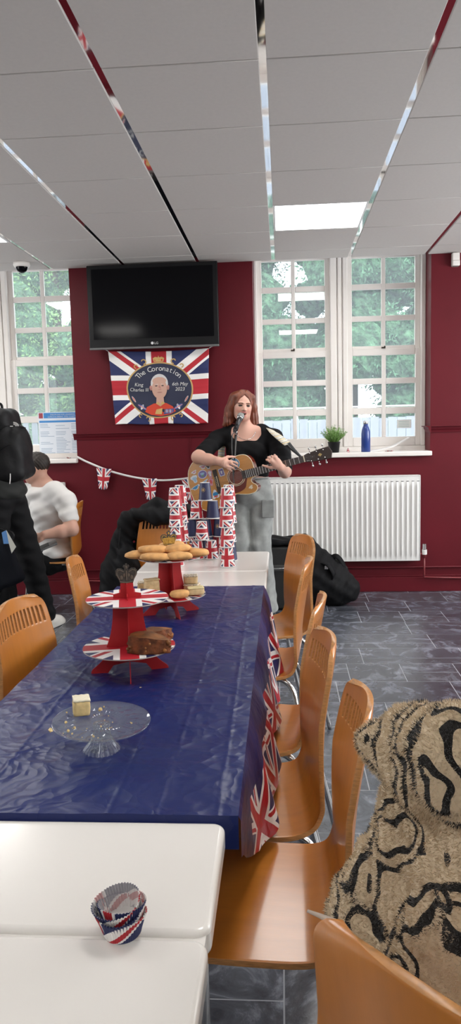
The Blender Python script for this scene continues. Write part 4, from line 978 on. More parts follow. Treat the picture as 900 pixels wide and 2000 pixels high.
# ---- nested paper cake cases
M_case = jack_mat('flag_print_cake_case', 2.8, rep=(1, .36), off=(0, .60), rough=.6); M_casein = jack_mat('flag_print_seen_through_case', 2.8, rep=(1, .36), off=(0, .60), rough=.7); g = NT(M_casein); b = g.n['Principled BSDF']; s_ = b.inputs['Base Color'].links[0].from_socket; g.l.new(g.mix(.55, s_, (.62, .60, .58)), b.inputs['Base Color'])
def case(label, loc, rot, k):
    V = []; uv = []; Fc = []; n = 192; prof = [(.0, .0), (.024, .0), (.0255, .003), (.027, .010), (.0295, .019), (.0322, .027), (.033, .030)]; m_ = len(prof)
    for j in range(n+1):
        a = 2*PI*j/n; pl = .0008*(1 if j % 4 in (0, 1) else -1)
        for q, (r, z) in enumerate(prof): rr4 = r+(pl if q > 1 else 0)*(q/m_*1.3)+.0012*math.sin(3*a+k)*q/m_; V.append((rr4*math.cos(a), rr4*math.sin(a), z)); uv.append((j/n, q/(m_-1)))
    for j in range(n):
        for q in range(m_-1): Fc.append((j*m_+q, (j+1)*m_+q, (j+1)*m_+q+1, j*m_+q+1))
    o = MB().add(V, Fc, uv=uv).build('cake_case', [M_case, M_casein], loc=loc, rot=rot); md = o.modifiers.new('Solidify', 'SOLIDIFY'); md.thickness = .0004; md.offset = -1; md.material_offset = 1; md.use_rim = True
    tag(o, label, 'cake case', 'nested paper cake cases'); return o
case('outermost and lowest of the nested flag-print paper cake cases', (-.227, .925, TZ), (0, 0, -.3), 0)
case('second paper cake case from the bottom of the nested set', (-.229, .927, TZ+.005), (.06, -.08, .6), 1)
case('third paper cake case from the bottom of the nested set', (-.226, .929, TZ+.010), (-.10, .10, 1.1), 2)
case('topmost paper cake case of the nested set, pale inside tipped towards view', (-.230, .931, TZ+.015), (.20, -.05, -.45), 3)

# ================================================================ SILL, BUNTING
bt = root('water_bottle', 'navy metal water bottle with steel cap standing on the window sill', 'bottle', (.672, W+.02, 1.143))
V, Fc, uv = lathe([(0, 0), (.034, 0), (.0365, .004), (.0365, .15), (.034, .172), (.024, .20), (.0185, .212), (.0185, .222), (0, .222)], 32); MB().add(V, Fc).build('body', mat('navy_bottle_enamel', (.012, .04, .22), .3, coat=.4), bt, smooth=True)
V, Fc, uv = lathe([(.0175, .222), (.0195, .224), (.0195, .246), (.017, .249), (0, .249)], 24); MB().add(V, Fc).build('cap', M_steel, bt, smooth=True)
pp = root('potted_plant', 'small bushy green plant in a black pot on the window sill', 'plant', (.418, W+.03, 1.143))
V, Fc, uv = lathe([(0, 0), (.038, 0), (.040, .004), (.049, .078), (.052, .08), (.052, .086), (.047, .086), (.045, .07), (0, .07)], 28); MB().add(V, Fc).build('pot', M_black, pp, smooth=True)
R = np.random.default_rng(8); lf = MB(); V = []; Fc = []
for k in range(260):
    a = R.uniform(0, 6.28); lean = R.uniform(0, 1)**.7; L = R.uniform(.07, .15); d0 = np.array([math.cos(a)*lean, math.sin(a)*lean, 1.15]); d0 /= np.linalg.norm(d0); p = np.array([math.cos(a)*.02*lean, math.sin(a)*.02*lean, .075])
    pts = [p+d0*L*t+np.array([0, 0, -.02*t*t*lean]) for t in np.linspace(0, 1, 6)]
    for q in range(1, 6):
        for sg in (-1, 1):
            sd = np.cross(d0, R.normal(size=3)); sd /= np.linalg.norm(sd); ln = .016*(1.1-q/8); w_ = np.cross(sd, d0)*.0028; k0 = len(V); b0 = pts[q]; V += [b0, b0+sd*ln*.5+w_, b0+sd*ln+d0*.008, b0+sd*ln*.5-w_]; Fc.append((k0, k0+1, k0+2, k0+3))
    k0 = len(V); w_ = np.array([.0008, 0, 0]); V += [pts[0]-w_, pts[0]+w_, pts[5]+w_, pts[5]-w_]; Fc.append((k0, k0+1, k0+2, k0+3))
MB().add(V, Fc).build('foliage', mat('fresh_green_leaf', (.16, .30, .07), .55, var=.4, vs=30), pp)
M_tape = mat('white_bunting_tape', (.72, .70, .68), .7)
SZt = 1.145
rb = root('white_ribbon', 'white ribbon trailing over the sill and up to the right-hand pane', 'ribbon', (0, 0, 0))
V, Fc, uv = ribbon(bez([(.70, W+.03, SZt+.001), (.78, W+.06, SZt+.012), (.88, W+.10, SZt+.03), (.97, W+.16, SZt+.065), (1.05, W+.20, SZt+.105)], 8), .022, .001, (0, -.6, .8)); MB().add(V, Fc).build('tape', M_tape, rb, smooth=True)
M_pen = jack_mat('flag_print_pennant', 1.0, rough=.6)
def pennant(label, loc, rot, L=.165, w0=.125, w1=.07, nm='bunting_pennant', grp='flag pennants on the bunting string'):
    def fn(u, v): w_ = w0+(w1-w0)*v; nt_ = .0+ .010*math.cos((u-.5)*PI)*v; return ((u-.5)*w_, .004*math.sin(u*7+v*3), -v*L-nt_)
    V, Fc, uv = grid(fn, 12, 14); o = MB().add(V, Fc, uv=[(a, 1-b_) for a, b_ in uv]).build(nm, M_pen, None, smooth=True, loc=loc, rot=rot); solidify(o, .0008); tag(o, label, 'bunting', grp); return o
def str_y(px): return W-.05
pts = [at(*q, Y_) for q, Y_ in (((150, 892), W-.03), ((172, 903), W-.03), ((215, 920), W-.035), ((262, 932), W-.04), ((310, 938), W-.05), ((350, 936), W-.12), ((385, 931), 5.62))]
SP = bez(pts, 12); V, Fc, uv = ribbon(SP, .016, .0015, (0, -1, .1)); bs_ = MB().add(V, Fc).build('bunting_string', M_tape, None, smooth=True); tag(bs_, 'white bunting tape sagging across the lower red wall', 'bunting')
for (px, py, lab, rr5) in ((203, 915, 'flag pennant hanging nearer the left-hand window', .10), (292, 935, 'flag pennant hanging below the television flag', -.02)):
    p = at(px, py, W-.045); pennant(lab, tuple(p), (0, rr5, 0))
p = at(370, 935, 5.80); pennant('flag pennant partly hidden behind the guitar', tuple(p), (0, -.1, .3))
pennant('small crumpled flag pennant lying on the sill by the water bottle', (.88, W+.0, SZt+.004), (PI/2-.1, 0, .9), .06, .05, .03, grp=None)
pennant('tiny red flag pennant standing on the sill left of the water bottle', (.528, W-.01, SZt+.032), (.1, 0, .2), .03, .008, .032, grp=None)
pennant('flag pennant crumpled on the sill behind the guitar strap', (.26, W-.0, SZt+.006), (PI/2-.25, .1, .4), .07, .06, .03, grp=None)
pennant('flag pennant lying at the right end of the left-hand window sill', (-1.76, W-.01, SZt+.006), (PI/2-.2, 0, .3), .05, .04, .03, grp=None)
# ================================================================ PEOPLE
SKIN = np.array([.62, .36, .28]); LIP = np.array([.50, .14, .13]); DARK = np.array([.03, .018, .012]); EYEW = np.array([.55, .5, .48])
M_skin = col_mat('skin', .5, .35, sub=.12, bump=.08, bs=120)
def head_solid(S, c, M, s=1.0, mouth=0.0, brow=1.0, male=False, neck=None):
    "adds a head of about 0.225*s height centred at c; M = 3x3 axes (columns: right, face direction, up)"
    c = np.array(c, float); M = np.array(M, float)
    def p(x, y, z): return c+s*(M @ np.array([x, y, z]))
    rot = Matrix(M.tolist()).to_euler()
    E = lambda x, y, z, a, b, d, k=.02, sub=False: S.ell(p(x, y, z), (a*s, b*s, d*s), k*s, rot, sub)
    E(0, -.012, .030, .073, .090, .083)             # cranium
    E(0, .022, -.012, .060, .066, .080, .03)        # face
    E(0, .048, -.072, .030 if not male else .035, .030, .026, .035)      # chin
    for sg in (-1, 1):
        E(sg*(.036 if male else .031), .020, -.058, .022, .042, .028, .03)   # jaw
        E(sg*.034, .064, -.018, .016, .014, .016, .022)  # cheek
        E(sg*.028, .085, .014, .013, .010, .008, .012, True)   # eye socket
        E(sg*.028, .0765, .012, .0115, .009, .0095, .003)      # eyeball and lids
        E(sg*.028, .083, .031, .017, .008, .006, .010)   # brow
        E(sg*.073, -.004, .002, .008, .018, .030, .006); E(sg*.079, .0, .004, .004, .009, .016, .004, True)  # ear
    S.cap(p(0, .083, .022), p(0, .102, -.014), .0065*s, .0095*s, .012*s)  # nose
    for sg in (-1, 1): E(sg*.011, .092, -.018, .0075, .008, .0065, .006)
    if mouth > 0:
        E(0, .086, -.042-.008*mouth, .019, .018, .004+.010*mouth, .004, True)
    E(0, .083, -.037, .021, .010, .0048, .004); E(0, .081, -.049-.018*mouth, .018, .010, .0058, .004)
    return p
def face_paint(P, c, M, s, skin, lip=LIP, mouth=0.0, shut=False, male=False):
    "colour of the features that belong to the face: lips, eyes, brows, nostril and open mouth"
    L = ((P-np.array(c)) @ np.array(M))/s; C = np.tile(skin, (len(P), 1)).astype(float)
    x, y, z = L[:, 0], L[:, 1], L[:, 2]; fr = (y > .05) & (abs(x) < .07) & (abs(z) < .12)
    def blend(msk, col, a=1.0): C[msk] = C[msk]*(1-a)+np.array(col)*a
    blend(fr & (((abs(x)-.04)/.022)**2+((z+.02)/.02)**2 < 1), skin*np.array([1.05, .80, .80]), .5)
    lm = fr & ((x/.023)**2+((z+.037)/.0062)**2 < 1) | fr & ((x/.020)**2+((z+.050+.018*mouth)/.0075)**2 < 1); blend(lm, lip)
    if mouth > 0: blend(fr & ((x/.016)**2+((z+.042+.008*mouth)/(.003+.008*mouth))**2 < 1), (.10, .02, .02)); blend(fr & ((x/.013)**2+((z+.0415)/.003)**2 < 1), (.62, .58, .52))
    for sg in (-1, 1):
        ex = (x-sg*.028); blend(fr & ((ex/.0155)**2+((z-.0125)/.0075)**2 < 1), DARK)
        if not shut: blend(fr & ((ex/.0125)**2+((z-.0105)/.0045)**2 < 1), EYEW); blend(fr & ((ex/.0052)**2+((z-.0115)/.005)**2 < 1), (.04, .05, .04))
        blend(fr & (abs(ex+sg*-.002)/.02 < 1) & (abs(z-.031+ (abs(ex)*.25)) < .0042), (.12, .06, .035), .85)
    blend(fr & (abs(abs(x)-.006) < .0035) & (abs(z+.0235) < .003) & (y > .08), (.15, .04, .03), .8)
    return C
def hand(S, wrist, M, pose, s=1.0):
    """adds a hand; M columns: across the palm (towards the thumb), fingers direction, back of the hand.
    pose: five lists of bend angles (thumb, index .. little) curling towards the palm, plus spread"""
    w = np.array(wrist, float); M = np.array(M, float)
    def p(x, y, z): return w+s*(M @ np.array([x, y, z]))
    S.chain([p(0, -.01, 0), p(.012, .03, 0), p(.018, .082, 0)], [.024*s, .020*s, .013*s], .012)
    S.chain([p(0, -.01, 0), p(-.012, .03, 0), p(-.018, .080, 0)], [.022*s, .019*s, .012*s], .012)
    S.ell(p(0, .05, 0), (.036*s, .042*s, .014*s), .01, Matrix(M.tolist()).to_euler())
    for k, (fx, fl) in enumerate(((.030, .074), (.010, .083), (-.011, .077), (-.030, .060))):
        b = pose[k+1]; a = 0; q = np.array([fx, .086-abs(fx-.01)*.25, 0]); sp = fx*pose[5]
        for j, (seg, r) in enumerate(((.42, .0088), (.32, .0080), (.26, .0070))):
            a += b[j]; d = np.array([sp, math.cos(a), -math.sin(a)]); d /= np.linalg.norm(d); q2 = q+d*fl*seg
            S.cap(p(*q), p(*q2), r*s, (r-.0008)*s, .003); q = q2
    q = np.array([.026, .022, -.004]); a = 0
    for j, (L, r) in enumerate(((.038, .0125), (.032, .0100), (.026, .0085))):
        a += pose[0][j]; d = np.array([.80*math.cos(a), .62, -.75*math.sin(a)-.15]); d /= np.linalg.norm(d)
        if j > 0: d = d*.7+np.array([0, .8, -.3*math.sin(a)])*.5; d /= np.linalg.norm(d)
        q2 = q+d*L; S.cap(p(*q), p(*q2), r*s, (r-.001)*s, .006); q = q2
def axes(face, up=(0, 0, 1)):
    f = np.array(face, float); f /= np.linalg.norm(f); u = np.array(up, float); r = np.cross(f, u); r /= np.linalg.norm(r); u = np.cross(r, f); return np.stack([r, f, u], 1)
A = np.array
# ---------------- the singer
YG = 5.38
g_root = root('person', 'singing person in black top and grey baggy trousers playing a stickered guitar', 'person', (0, 0, 0))
hc = at(473, 795, YG); fdir = axes((.22, -1, -.06), (.10, 0, 1))
S = Solid((-.80, 4.85, -.01), (.22, 5.68, 1.72), .0046)
head_solid(S, hc, fdir, .98, mouth=.8)
neck0 = at(481, 846, YG+.025); chest = at(484, 878, YG+.02); waist = at(489, 925, YG+.03); pelv = at(487, 965, YG+.03)
S.chain([hc+A([0, .02, -.05]), neck0+A([0, .0, -.0])], [.048, .052], .02)
sR = at(424, 858, YG+.03); sL = at(535, 856, YG+.03)
S.chain([neck0, (neck0+sR)/2+A([0, 0, .018]), sR], [.052, .05, .05], .05); S.chain([neck0, (neck0+sL)/2+A([0, 0, .018]), sL], [.052, .05, .05], .05)
S.ell(chest, (.150, .098, .11), .05); S.ell((chest+waist)/2, (.125, .09, .14), .06); S.ell(waist, (.122, .088, .10), .06); S.ell(pelv, (.155, .11, .12), .06)
for sg in (-1, 1): S.ell(chest+A([sg*.062, -.065, -.02]), (.058, .05, .055), .04)
# right arm of the singer (left in the photo): elbow out, forearm over the guitar
eR = at(387, 893, 5.20); wR = at(428, 901, 5.045)
S.chain([sR, eR], [.052, .045], .03); S.chain([eR, (eR+wR)/2+A([0, 0, -.004]), wR], [.045, .040, .027], .02)
hd = at(460, 912, 5.035)-wR; hd /= np.linalg.norm(hd); nb = np.cross(hd, A([0, 0, 1.])); nb = A([0, -1, .25]); nb = nb-hd*(nb@hd); nb /= np.linalg.norm(nb); th_ = np.cross(hd, nb); th_ = th_ if th_[2] > 0 else -th_
hand(S, wR, np.stack([th_, hd, nb], 1), [[.35, .3, .2], [.5, .5, .3], [.55, .55, .3], [.6, .6, .3], [.65, .6, .3], 2.0], .95)
# left arm: upper arm down, forearm up to the neck of the guitar
eL = at(556, 921, 5.18); wL = at(547, 912, 4.99)
S.chain([sL, sL*.5+eL*.5+A([.012, 0, 0]), eL], [.052, .050, .043], .03); S.chain([eL, wL], [.043, .027], .02)
hpos = at(531, 900, 4.955); hd = hpos+A([-.012, .0, .035])-wL; hd /= np.linalg.norm(hd); nb = A([.35, -.9, -.1]); nb = nb-hd*(nb@hd); nb /= np.linalg.norm(nb); th_ = np.cross(hd, nb)
hand(S, wL, np.stack([-th_ if (-th_)[0] < 0 else th_, hd, nb], 1), [[.2, .2, .1], [.9, .8, .5], [1.0, .8, .5], [1.1, .8, .5], [1.1, .9, .5], 1.5], .92)
# legs
kR = at(468, 1060, YG-.02); kL = at(506, 1060, YG); aR = A([kR[0]-.02, YG+.03, .09]); aL = A([kL[0]+.03, YG+.03, .09])
for hp, kn, an in ((pelv+A([-.075, 0, -.03]), kR, aR), (pelv+A([.075, 0, -.03]), kL, aL)):
    S.chain([hp, kn, an], [.085, .058, .040], .03); S.chain([an+A([0, .03, -.05]), an+A([0, -.12, -.065])], [.034, .026], .02)
gb = S.build('body', M_skin, g_root, paint=lambda P: face_paint(P, hc, fdir, .98, SKIN, mouth=.8, shut=True), smooth=1)
# black top
M_btop = mat('black_knit', (.005, .005, .006), .85, spec=.2, bump=.3, bs=300)
S = Solid((-.75, 4.85, .85), (.22, 5.68, 1.50), .005); o_ = .008
S.chain([neck0+A([0, .03, -.012]), (neck0+sR)/2+A([0, 0, .018]), sR], [.045+o_, .05+o_, .05+o_], .05); S.chain([neck0+A([0, .03, -.012]), (neck0+sL)/2+A([0, 0, .018]), sL], [.045+o_, .05+o_, .05+o_], .05)
S.ell(chest, (.150+o_, .098+o_, .11), .05); S.ell((chest+waist)/2, (.125+o_, .09+o_, .14), .06); S.ell(waist, (.122+o_, .088+o_, .10), .06)
for sg in (-1, 1): S.ell(chest+A([sg*.062, -.065, -.02]), (.058+o_, .05+o_, .055+o_), .04)
S.chain([sR, sR*.22+eR*.78], [.060, .056], .03); S.chain([sL, sL*.5+eL*.5+A([.012, 0, 0]), eL*.93+sL*.07], [.062, .066, .058], .03)
nk = at(482, 842, YG-.09); S.rbox(nk+A([-.008, -.03, .045]), (.112, .115, .108), .045, .008, sub=True); S.ell(nk+A([0, .02, .06]), (.085, .09, .07), .008, sub=True)
S.cut((0, 0, waist[2]-.02), (0, 0, -1))
S.warp(lambda X, Y, Z: .0025*np.sin(X*60+Z*40)*np.sin(Z*55)+.002*np.sin(Y*90+Z*30)); S.build('black_top', M_btop, g_root)
# trousers
M_trs = mat('washed_grey_denim', (.30, .31, .30), .85, var=.22, vs=14, bump=.4, bs=220)
S = Solid((-.50, 5.1, .0), (.12, 5.68, 1.06), .0055)
S.ell(waist+A([0, 0, -.06]), (.137, .103, .06), .04); S.ell(pelv, (.172, .128, .12), .05)
for hp, kn, an, wd in ((pelv+A([-.082, 0, -.05]), kR, aR, 1), (pelv+A([.085, 0, -.05]), kL, aL, 1)):
    S.chain([hp, kn, an+A([0, 0, .02]), an+A([0, -.01, -.055])], [.098, .088, .093, .103], .012)
S.cut((0, 0, .012), (0, 0, -1)); S.cut((0, 0, waist[2]-.012), (0, 0, 1))
S.warp(lambda X, Y, Z: .0035*np.sin(Z*26+X*22)*np.sin(X*31+Y*17+Z*5)+.005*np.sin(X*80+Z*4)*np.clip((.95-Z), 0, 1)+.0012*np.sin(Z*70+Y*40+X*20)); tr_ = S.build('trousers', M_trs, g_root)
MB().add(*tube([(waist[0]+.13*math.cos(a), YG+.03+.10*math.sin(a), waist[2]-.03) for a in np.linspace(PI, 2*PI, 20)], .006, 6)).build('waist_seam', M_trs, g_root, smooth=True)
MB().add(*box(-.0, 0, 0, .09, .012, .13)).build('side_pocket', M_trs, g_root, loc=tuple(at(511, 1012, YG-.10)), bevel=.01)
for an in (aR, aL): S = Solid(an-.2, an+.2, .006); S.rbox(an+A([0, -.04, -.06]), (.047, .13, .032), .03, .01); S.build('shoe', M_black, g_root)
# hair
M_hair = mat('auburn_hair', (.17, .045, .02), .38, spec=.5, var=.5, vs=16, stretch=(6, 6, .5), bump=.6, bs=90, bdist=.003)
S = Solid(hc-A([.22, .22, .26]), hc+A([.22, .22, .22]), .0042)
hp_ = lambda x, y, z: hc+.98*(fdir @ A([x, y, z])); he_ = Matrix(fdir.tolist()).to_euler()
S.ell(hp_(0, -.018, .034), (.083, .100, .092), .02, he_)
for sg in (-1, 1):
    S.chain([hp_(sg*.022, .030, .112), hp_(sg*.062, .034, .075), hp_(sg*.083, .008, 0), hp_(sg*.092, -.002, -.07), hp_(sg*.102, .0, -.115), hp_(sg*.128, .004, -.142)], [.012, .018, .024, .028, .026, .010], .018)
    S.chain([hp_(sg*.05, -.05, .06), hp_(sg*.078, -.04, -.03), hp_(sg*.088, -.035, -.10), hp_(sg*.100, -.03, -.145)], [.045, .040, .036, .016], .02)
S.chain([hp_(0, -.07, .03), hp_(0, -.075, -.06), hp_(0, -.07, -.13)], [.06, .055, .035], .03)
S.ell(hp_(0, .085, -.02), (.057, .060, .082), .008, he_, sub=True); S.ell(hp_(0, .098, .030), (.048, .055, .058), .008, he_, sub=True); S.ell(hp_(0, .10, .078), (.010, .05, .022), .012, he_, sub=True)
Fm = fdir
S.warp(lambda X, Y, Z: (.0020*np.sin((X-hc[0])*330+(Z-hc[2])*25)+.0018*np.sin((X-hc[0])*170+(Y-hc[1])*150))*np.clip((hc[2]+.03-Z)/.08, 0, 1)); S.build('hair', M_hair, g_root, smooth=1)
M_silver = mat('silver', (.6, .6, .6), .2, metal=1.0)
MB().add(*tube(bez([neck0+A([-.07, -.06, .01]), neck0+A([-.045, -.085, -.03]), neck0+A([0, -.10, -.045]), neck0+A([.045, -.085, -.03]), neck0+A([.07, -.06, .01])], 8), .0022, 6)).build('necklace', M_silver, g_root, smooth=True)
for sg in (-1, 1): a_ = hp_(sg*.080, .012, -.05); MB().add(*tube([a_+A([.012*math.cos(t), 0, .016*math.sin(t)]) for t in np.linspace(0, 2*PI, 16)], .0016, 6)).build('earring', M_silver, g_root, smooth=True)

# ---------------- guitar
GO = at(461, 931, 5.125); gu = at(640, 884, 5.00)-GO; gu /= np.linalg.norm(gu); gn = A([.06, -1, .10]); gn = gn-gu*(gn@gu); gn /= np.linalg.norm(gn); gv = np.cross(gn, gu); gv = gv if gv[2] > 0 else -gv
GM = Matrix(((gu[0], gv[0], gn[0], GO[0]), (gu[1], gv[1], gn[1], GO[1]), (gu[2], gv[2], gn[2], GO[2]), (0, 0, 0, 1)))
gt = root('acoustic_guitar', 'tan acoustic guitar covered with stickers held by the singing person', 'guitar'); gt.matrix_world = GM
M_gtop = mat('amber_spruce_top', (.50, .22, .05), .25, coat=.5, var=.1, vs=10, stretch=(.4, 8, 1)); M_gside = mat('red_mahogany', (.16, .025, .012), .25, coat=.5); M_frb = mat('dark_fretboard', (.035, .022, .018), .5); M_bind = mat('cream_binding', (.70, .62, .45), .4)
half_t = [(.137, .0), (.137, .04), (.13, .09), (.10, .128), (.05, .138), (.01, .128), (-.03, .118), (-.08, .130), (-.14, .168), (-.20, .188), (-.27, .178), (-.325, .125), (-.345, .05), (-.348, 0)]
half_b = [(-.345, -.05), (-.325, -.125), (-.27, -.178), (-.20, -.188), (-.14, -.168), (-.08, -.130), (-.03, -.118), (.01, -.127), (.06, -.138), (.105, -.134), (.128, -.112), (.125, -.088), (.105, -.070), (.098, -.052), (.108, -.036), (.137, -.030)]
GP = bez([(*p, 0) for p in half_t+half_b], 5)[:, :2]
b_ = MB().add(*prism([tuple(p) for p in GP], -.100, -.002)); b_.build('body', M_gside, gt, bevel=.003)
sc_ = lambda k: [tuple(p*k+A([-.105*(1-k), 0])) for p in GP]
# top with soundhole
c0 = A([0, 0]); V = []; Fc = []; n = len(GP)
for j, p in enumerate(GP):
    a = math.atan2(p[1], p[0]); V += [(p[0], p[1], 0), (.05*math.cos(a), .05*math.sin(a), 0)]
for j in range(n): j2 = (j+1) % n; Fc.append((2*j, 2*j2, 2*j2+1, 2*j+1))
solidify(MB().add(V, Fc).build('soundboard', M_gtop, gt), .003, -1)
MB().add(*tube([(p[0], p[1], -.001) for p in np.vstack([GP, GP[:1]])], .0028, 6)).build('binding', M_bind, gt, smooth=True)
V, Fc, uv = lathe([(.0, -.03), (.05, -.03), (.05, .0)], 40); MB().add(V, Fc).build('soundhole', M_black, gt)
V, Fc, uv = lathe([(.051, .0006), (.0535, .0012), (.0625, .0012), (.065, .0006)], 48); MB().add(V, Fc).build('rosette', M_bind, gt); V, Fc, uv = lathe([(.055, .0018), (.061, .0018)], 48); MB().add(V, Fc).build('rosette_band', M_gside, gt)
pg = bez([(*p, 0) for p in [(.075, -.028), (.06, -.062), (.045, -.09), (.0, -.108), (-.05, -.105), (-.085, -.080), (-.07, -.045), (-.052, -.02), (-.045, -.045), (-.02, -.062), (.015, -.062), (.05, -.045), (.062, -.028)]], 5)[:, :2]
MB().add(*prism([tuple(p) for p in pg], .0002, .0016)).build('pickguard', mat('dark_red_pickguard', (.13, .02, .012), .2), gt)
MB().add(*box(-.155, -.085, .0, -.125, .085, .009)).build('bridge', M_frb, gt, bevel=.003); MB().add(*box(-.1365, -.038, .009, -.1335, .038, .012)).build('saddle', M_bind, gt)
for k in range(6): MB().add(*ball((-.147, -.028+.0112*k, .010), .003, 8, 5)).build('bridge_pin', M_bind, gt, smooth=True)
MB().add(*tube([(.10, 0, -.020), (.25, 0, -.018), (.48, 0, -.014)], [.025, .023, .020], 14)).build('neck', M_gside, gt, smooth=True)
V = [(.045, -.028, .001), (.487, -.0215, .001), (.487, .0215, .001), (.045, .028, .001), (.045, -.028, .0075), (.487, -.0215, .0075), (.487, .0215, .0075), (.045, .028, .0075)]
MB().add(V, [(3, 2, 1, 0), (4, 5, 6, 7), (0, 1, 5, 4), (1, 2, 6, 5), (2, 3, 7, 6), (3, 0, 4, 7)]).build('fretboard', M_frb, gt)
for k in range(1, 20):
    x = .49-.622*(1-2**(-k/12)); 
    if x > .05: w_ = .0215+(.487-x)*.0147; MB().add(*box(x-.0012, -w_, .0075, x+.0012, w_, .0088)).build('fret', M_silver, gt)
MB().add(*box(.487, -.0215, .002, .493, .0215, .010)).build('nut', M_bind, gt)
for k in range(6): MB().add(*tube([(-.135, -.028+.0112*k, .0125), (.49, -.0175+.007*k, .0105), (.52+.022*min(k, 5-k), -.02+.008*k, .003)], .0006, 4)).build('string', M_silver, gt)
hs = [(.49, -.022), (.515, -.030), (.60, -.038), (.668, -.040), (.676, -.018), (.683, 0), (.676, .018), (.668, .040), (.60, .038), (.515, .030), (.49, .022)]
MB().add(*prism(hs, -.014, .002), M=T(0, 0, .0, ry=.0)).build('headstock', M_frb, gt, bevel=.002)
MB().add(*prism([(.585, 0), (.600, .012), (.615, 0), (.600, -.012)], .002, .003)).build('headstock_inlay', M_dull, gt)
for k in range(3):
    for sg in (-1, 1):
        x = .535+.047*k; tp = MB().add(*tube([(x, sg*.026, .002), (x, sg*.026, .012)], .004, 8)).add(*tube([(x, sg*.035, -.006), (x, sg*.052, -.006)], .003, 8)).build('tuning_post', M_silver, gt, smooth=True)
        V, Fc = ball((x, sg*.060, -.006), (.007, .010, .005), 10, 7); MB().add(V, Fc).build('tuning_button', M_silver, tp, smooth=True)
# stickers
STC = {n_: mat('sticker_'+n_, c_, .35) for n_, c_ in dict(white=(.65, .66, .68), blue=(.03, .20, .42), pale_blue=(.30, .45, .60), purple=(.16, .12, .32), pink=(.50, .22, .26), black=(.03, .03, .035), green=(.12, .28, .16), cream=(.66, .56, .40), red=(.5, .06, .05)).items()}
def sticker(x, y, parts):
    "stickers lie flat on the soundboard; parts = (kind, colour, dx, dy, a, b, rot)"
    q = MB(); ms = []
    for i_, (kd, cn, dx, dy, a, b, ro) in enumerate(parts):
        n_ = 22; P = []
        for k in range(n_):
            t_ = 2*PI*k/n_
            if kd == 'e': px_, py_ = a*math.cos(t_), b*math.sin(t_)
            elif kd == 'r': c1, s1 = math.cos(t_), math.sin(t_); px_, py_ = a*np.sign(c1)*abs(c1)**.25, b*np.sign(s1)*abs(s1)**.25
            else: f_ = 1+.22*math.sin(3*t_+dx*90)+.12*math.sin(5*t_); px_, py_ = a*math.cos(t_)*f_, b*math.sin(t_)*f_
            P.append((x+dx+px_*math.cos(ro)-py_*math.sin(ro), y+dy+px_*math.sin(ro)+py_*math.cos(ro), .0014+.0004*i_))
        q.add(P, [tuple(range(n_))], i_); ms.append(STC[cn])
    q.build('sticker', ms, gt)
sticker(.008, .088, [('e', 'white', .0, 0, .042, .040, 0), ('e', 'blue', 0, 0, .038, .036, 0), ('e', 'cream', .006, -.002, .026, .024, 0), ('b', 'pale_blue', .012, .004, .014, .018, .5), ('e', 'blue', .014, -.004, .010, .008, 0), ('e', 'white', .02, .012, .010, .003, .6)])
sticker(-.055, .105, [('e', 'white', 0, 0, .015, .015, 0), ('e', 'cream', 0, 0, .008, .008, 0)]); sticker(-.03, .085, [('b', 'cream', 0, 0, .008, .007, 0)])
sticker(-.232, .075, [('e', 'white', 0, 0, .034, .030, .1), ('e', 'purple', 0, 0, .030, .026, .1), ('b', 'pale_blue', 0, .002, .014, .012, 0), ('e', 'green', .0, -.01, .012, .006, 0)])
sticker(-.298, .060, [('b', 'white', 0, 0, .022, .028, .2), ('b', 'pale_blue', .002, -.004, .013, .018, .2)]); sticker(-.288, .105, [('b', 'white', 0, 0, .018, .012, .3), ('b', 'pink', 0, 0, .010, .006, .3)])
sticker(-.215, .125, [('b', 'white', 0, 0, .022, .014, -.1), ('b', 'pink', 0, 0, .015, .008, 0)]); sticker(-.178, .118, [('b', 'white', 0, 0, .018, .016, 0), ('b', 'black', 0, 0, .012, .010, 0)])
sticker(-.305, -.002, [('b', 'white', 0, 0, .030, .014, .3), ('b', 'blue', 0, 0, .022, .009, .3)]); sticker(-.24, .015, [('b', 'white', 0, 0, .036, .012, .4), ('b', 'pale_blue', 0, 0, .028, .008, .4)])
sticker(-.18, .065, [('b', 'pink', 0, 0, .018, .030, .1), ('b', 'white', .002, .003, .010, .018, .1)]); sticker(-.185, .010, [('b', 'pink', 0, 0, .016, .026, 0), ('e', 'red', 0, 0, .008, .014, 0)])
sticker(-.094, .055, [('r', 'white', 0, 0, .019, .028, .1), ('r', 'purple', 0, 0, .015, .023, .1), ('b', 'white', 0, 0, .006, .012, 0)])
sticker(-.175, -.085, [('b', 'white', 0, 0, .028, .026, 1.2), ('e', 'blue', 0, .004, .020, .014, 0), ('e', 'red', 0, -.012, .016, .006, 0)]); sticker(.085, -.095, [('b', 'cream', 0, 0, .014, .012, .5)]); sticker(-.26, -.06, [('b', 'white', 0, 0, .02, .024, 0), ('b', 'green', 0, 0, .013, .016, 0)])
sticker(-.30, -.11, [('b', 'white', 0, 0, .018, .02, 0), ('b', 'red', 0, 0, .012, .012, 0)])
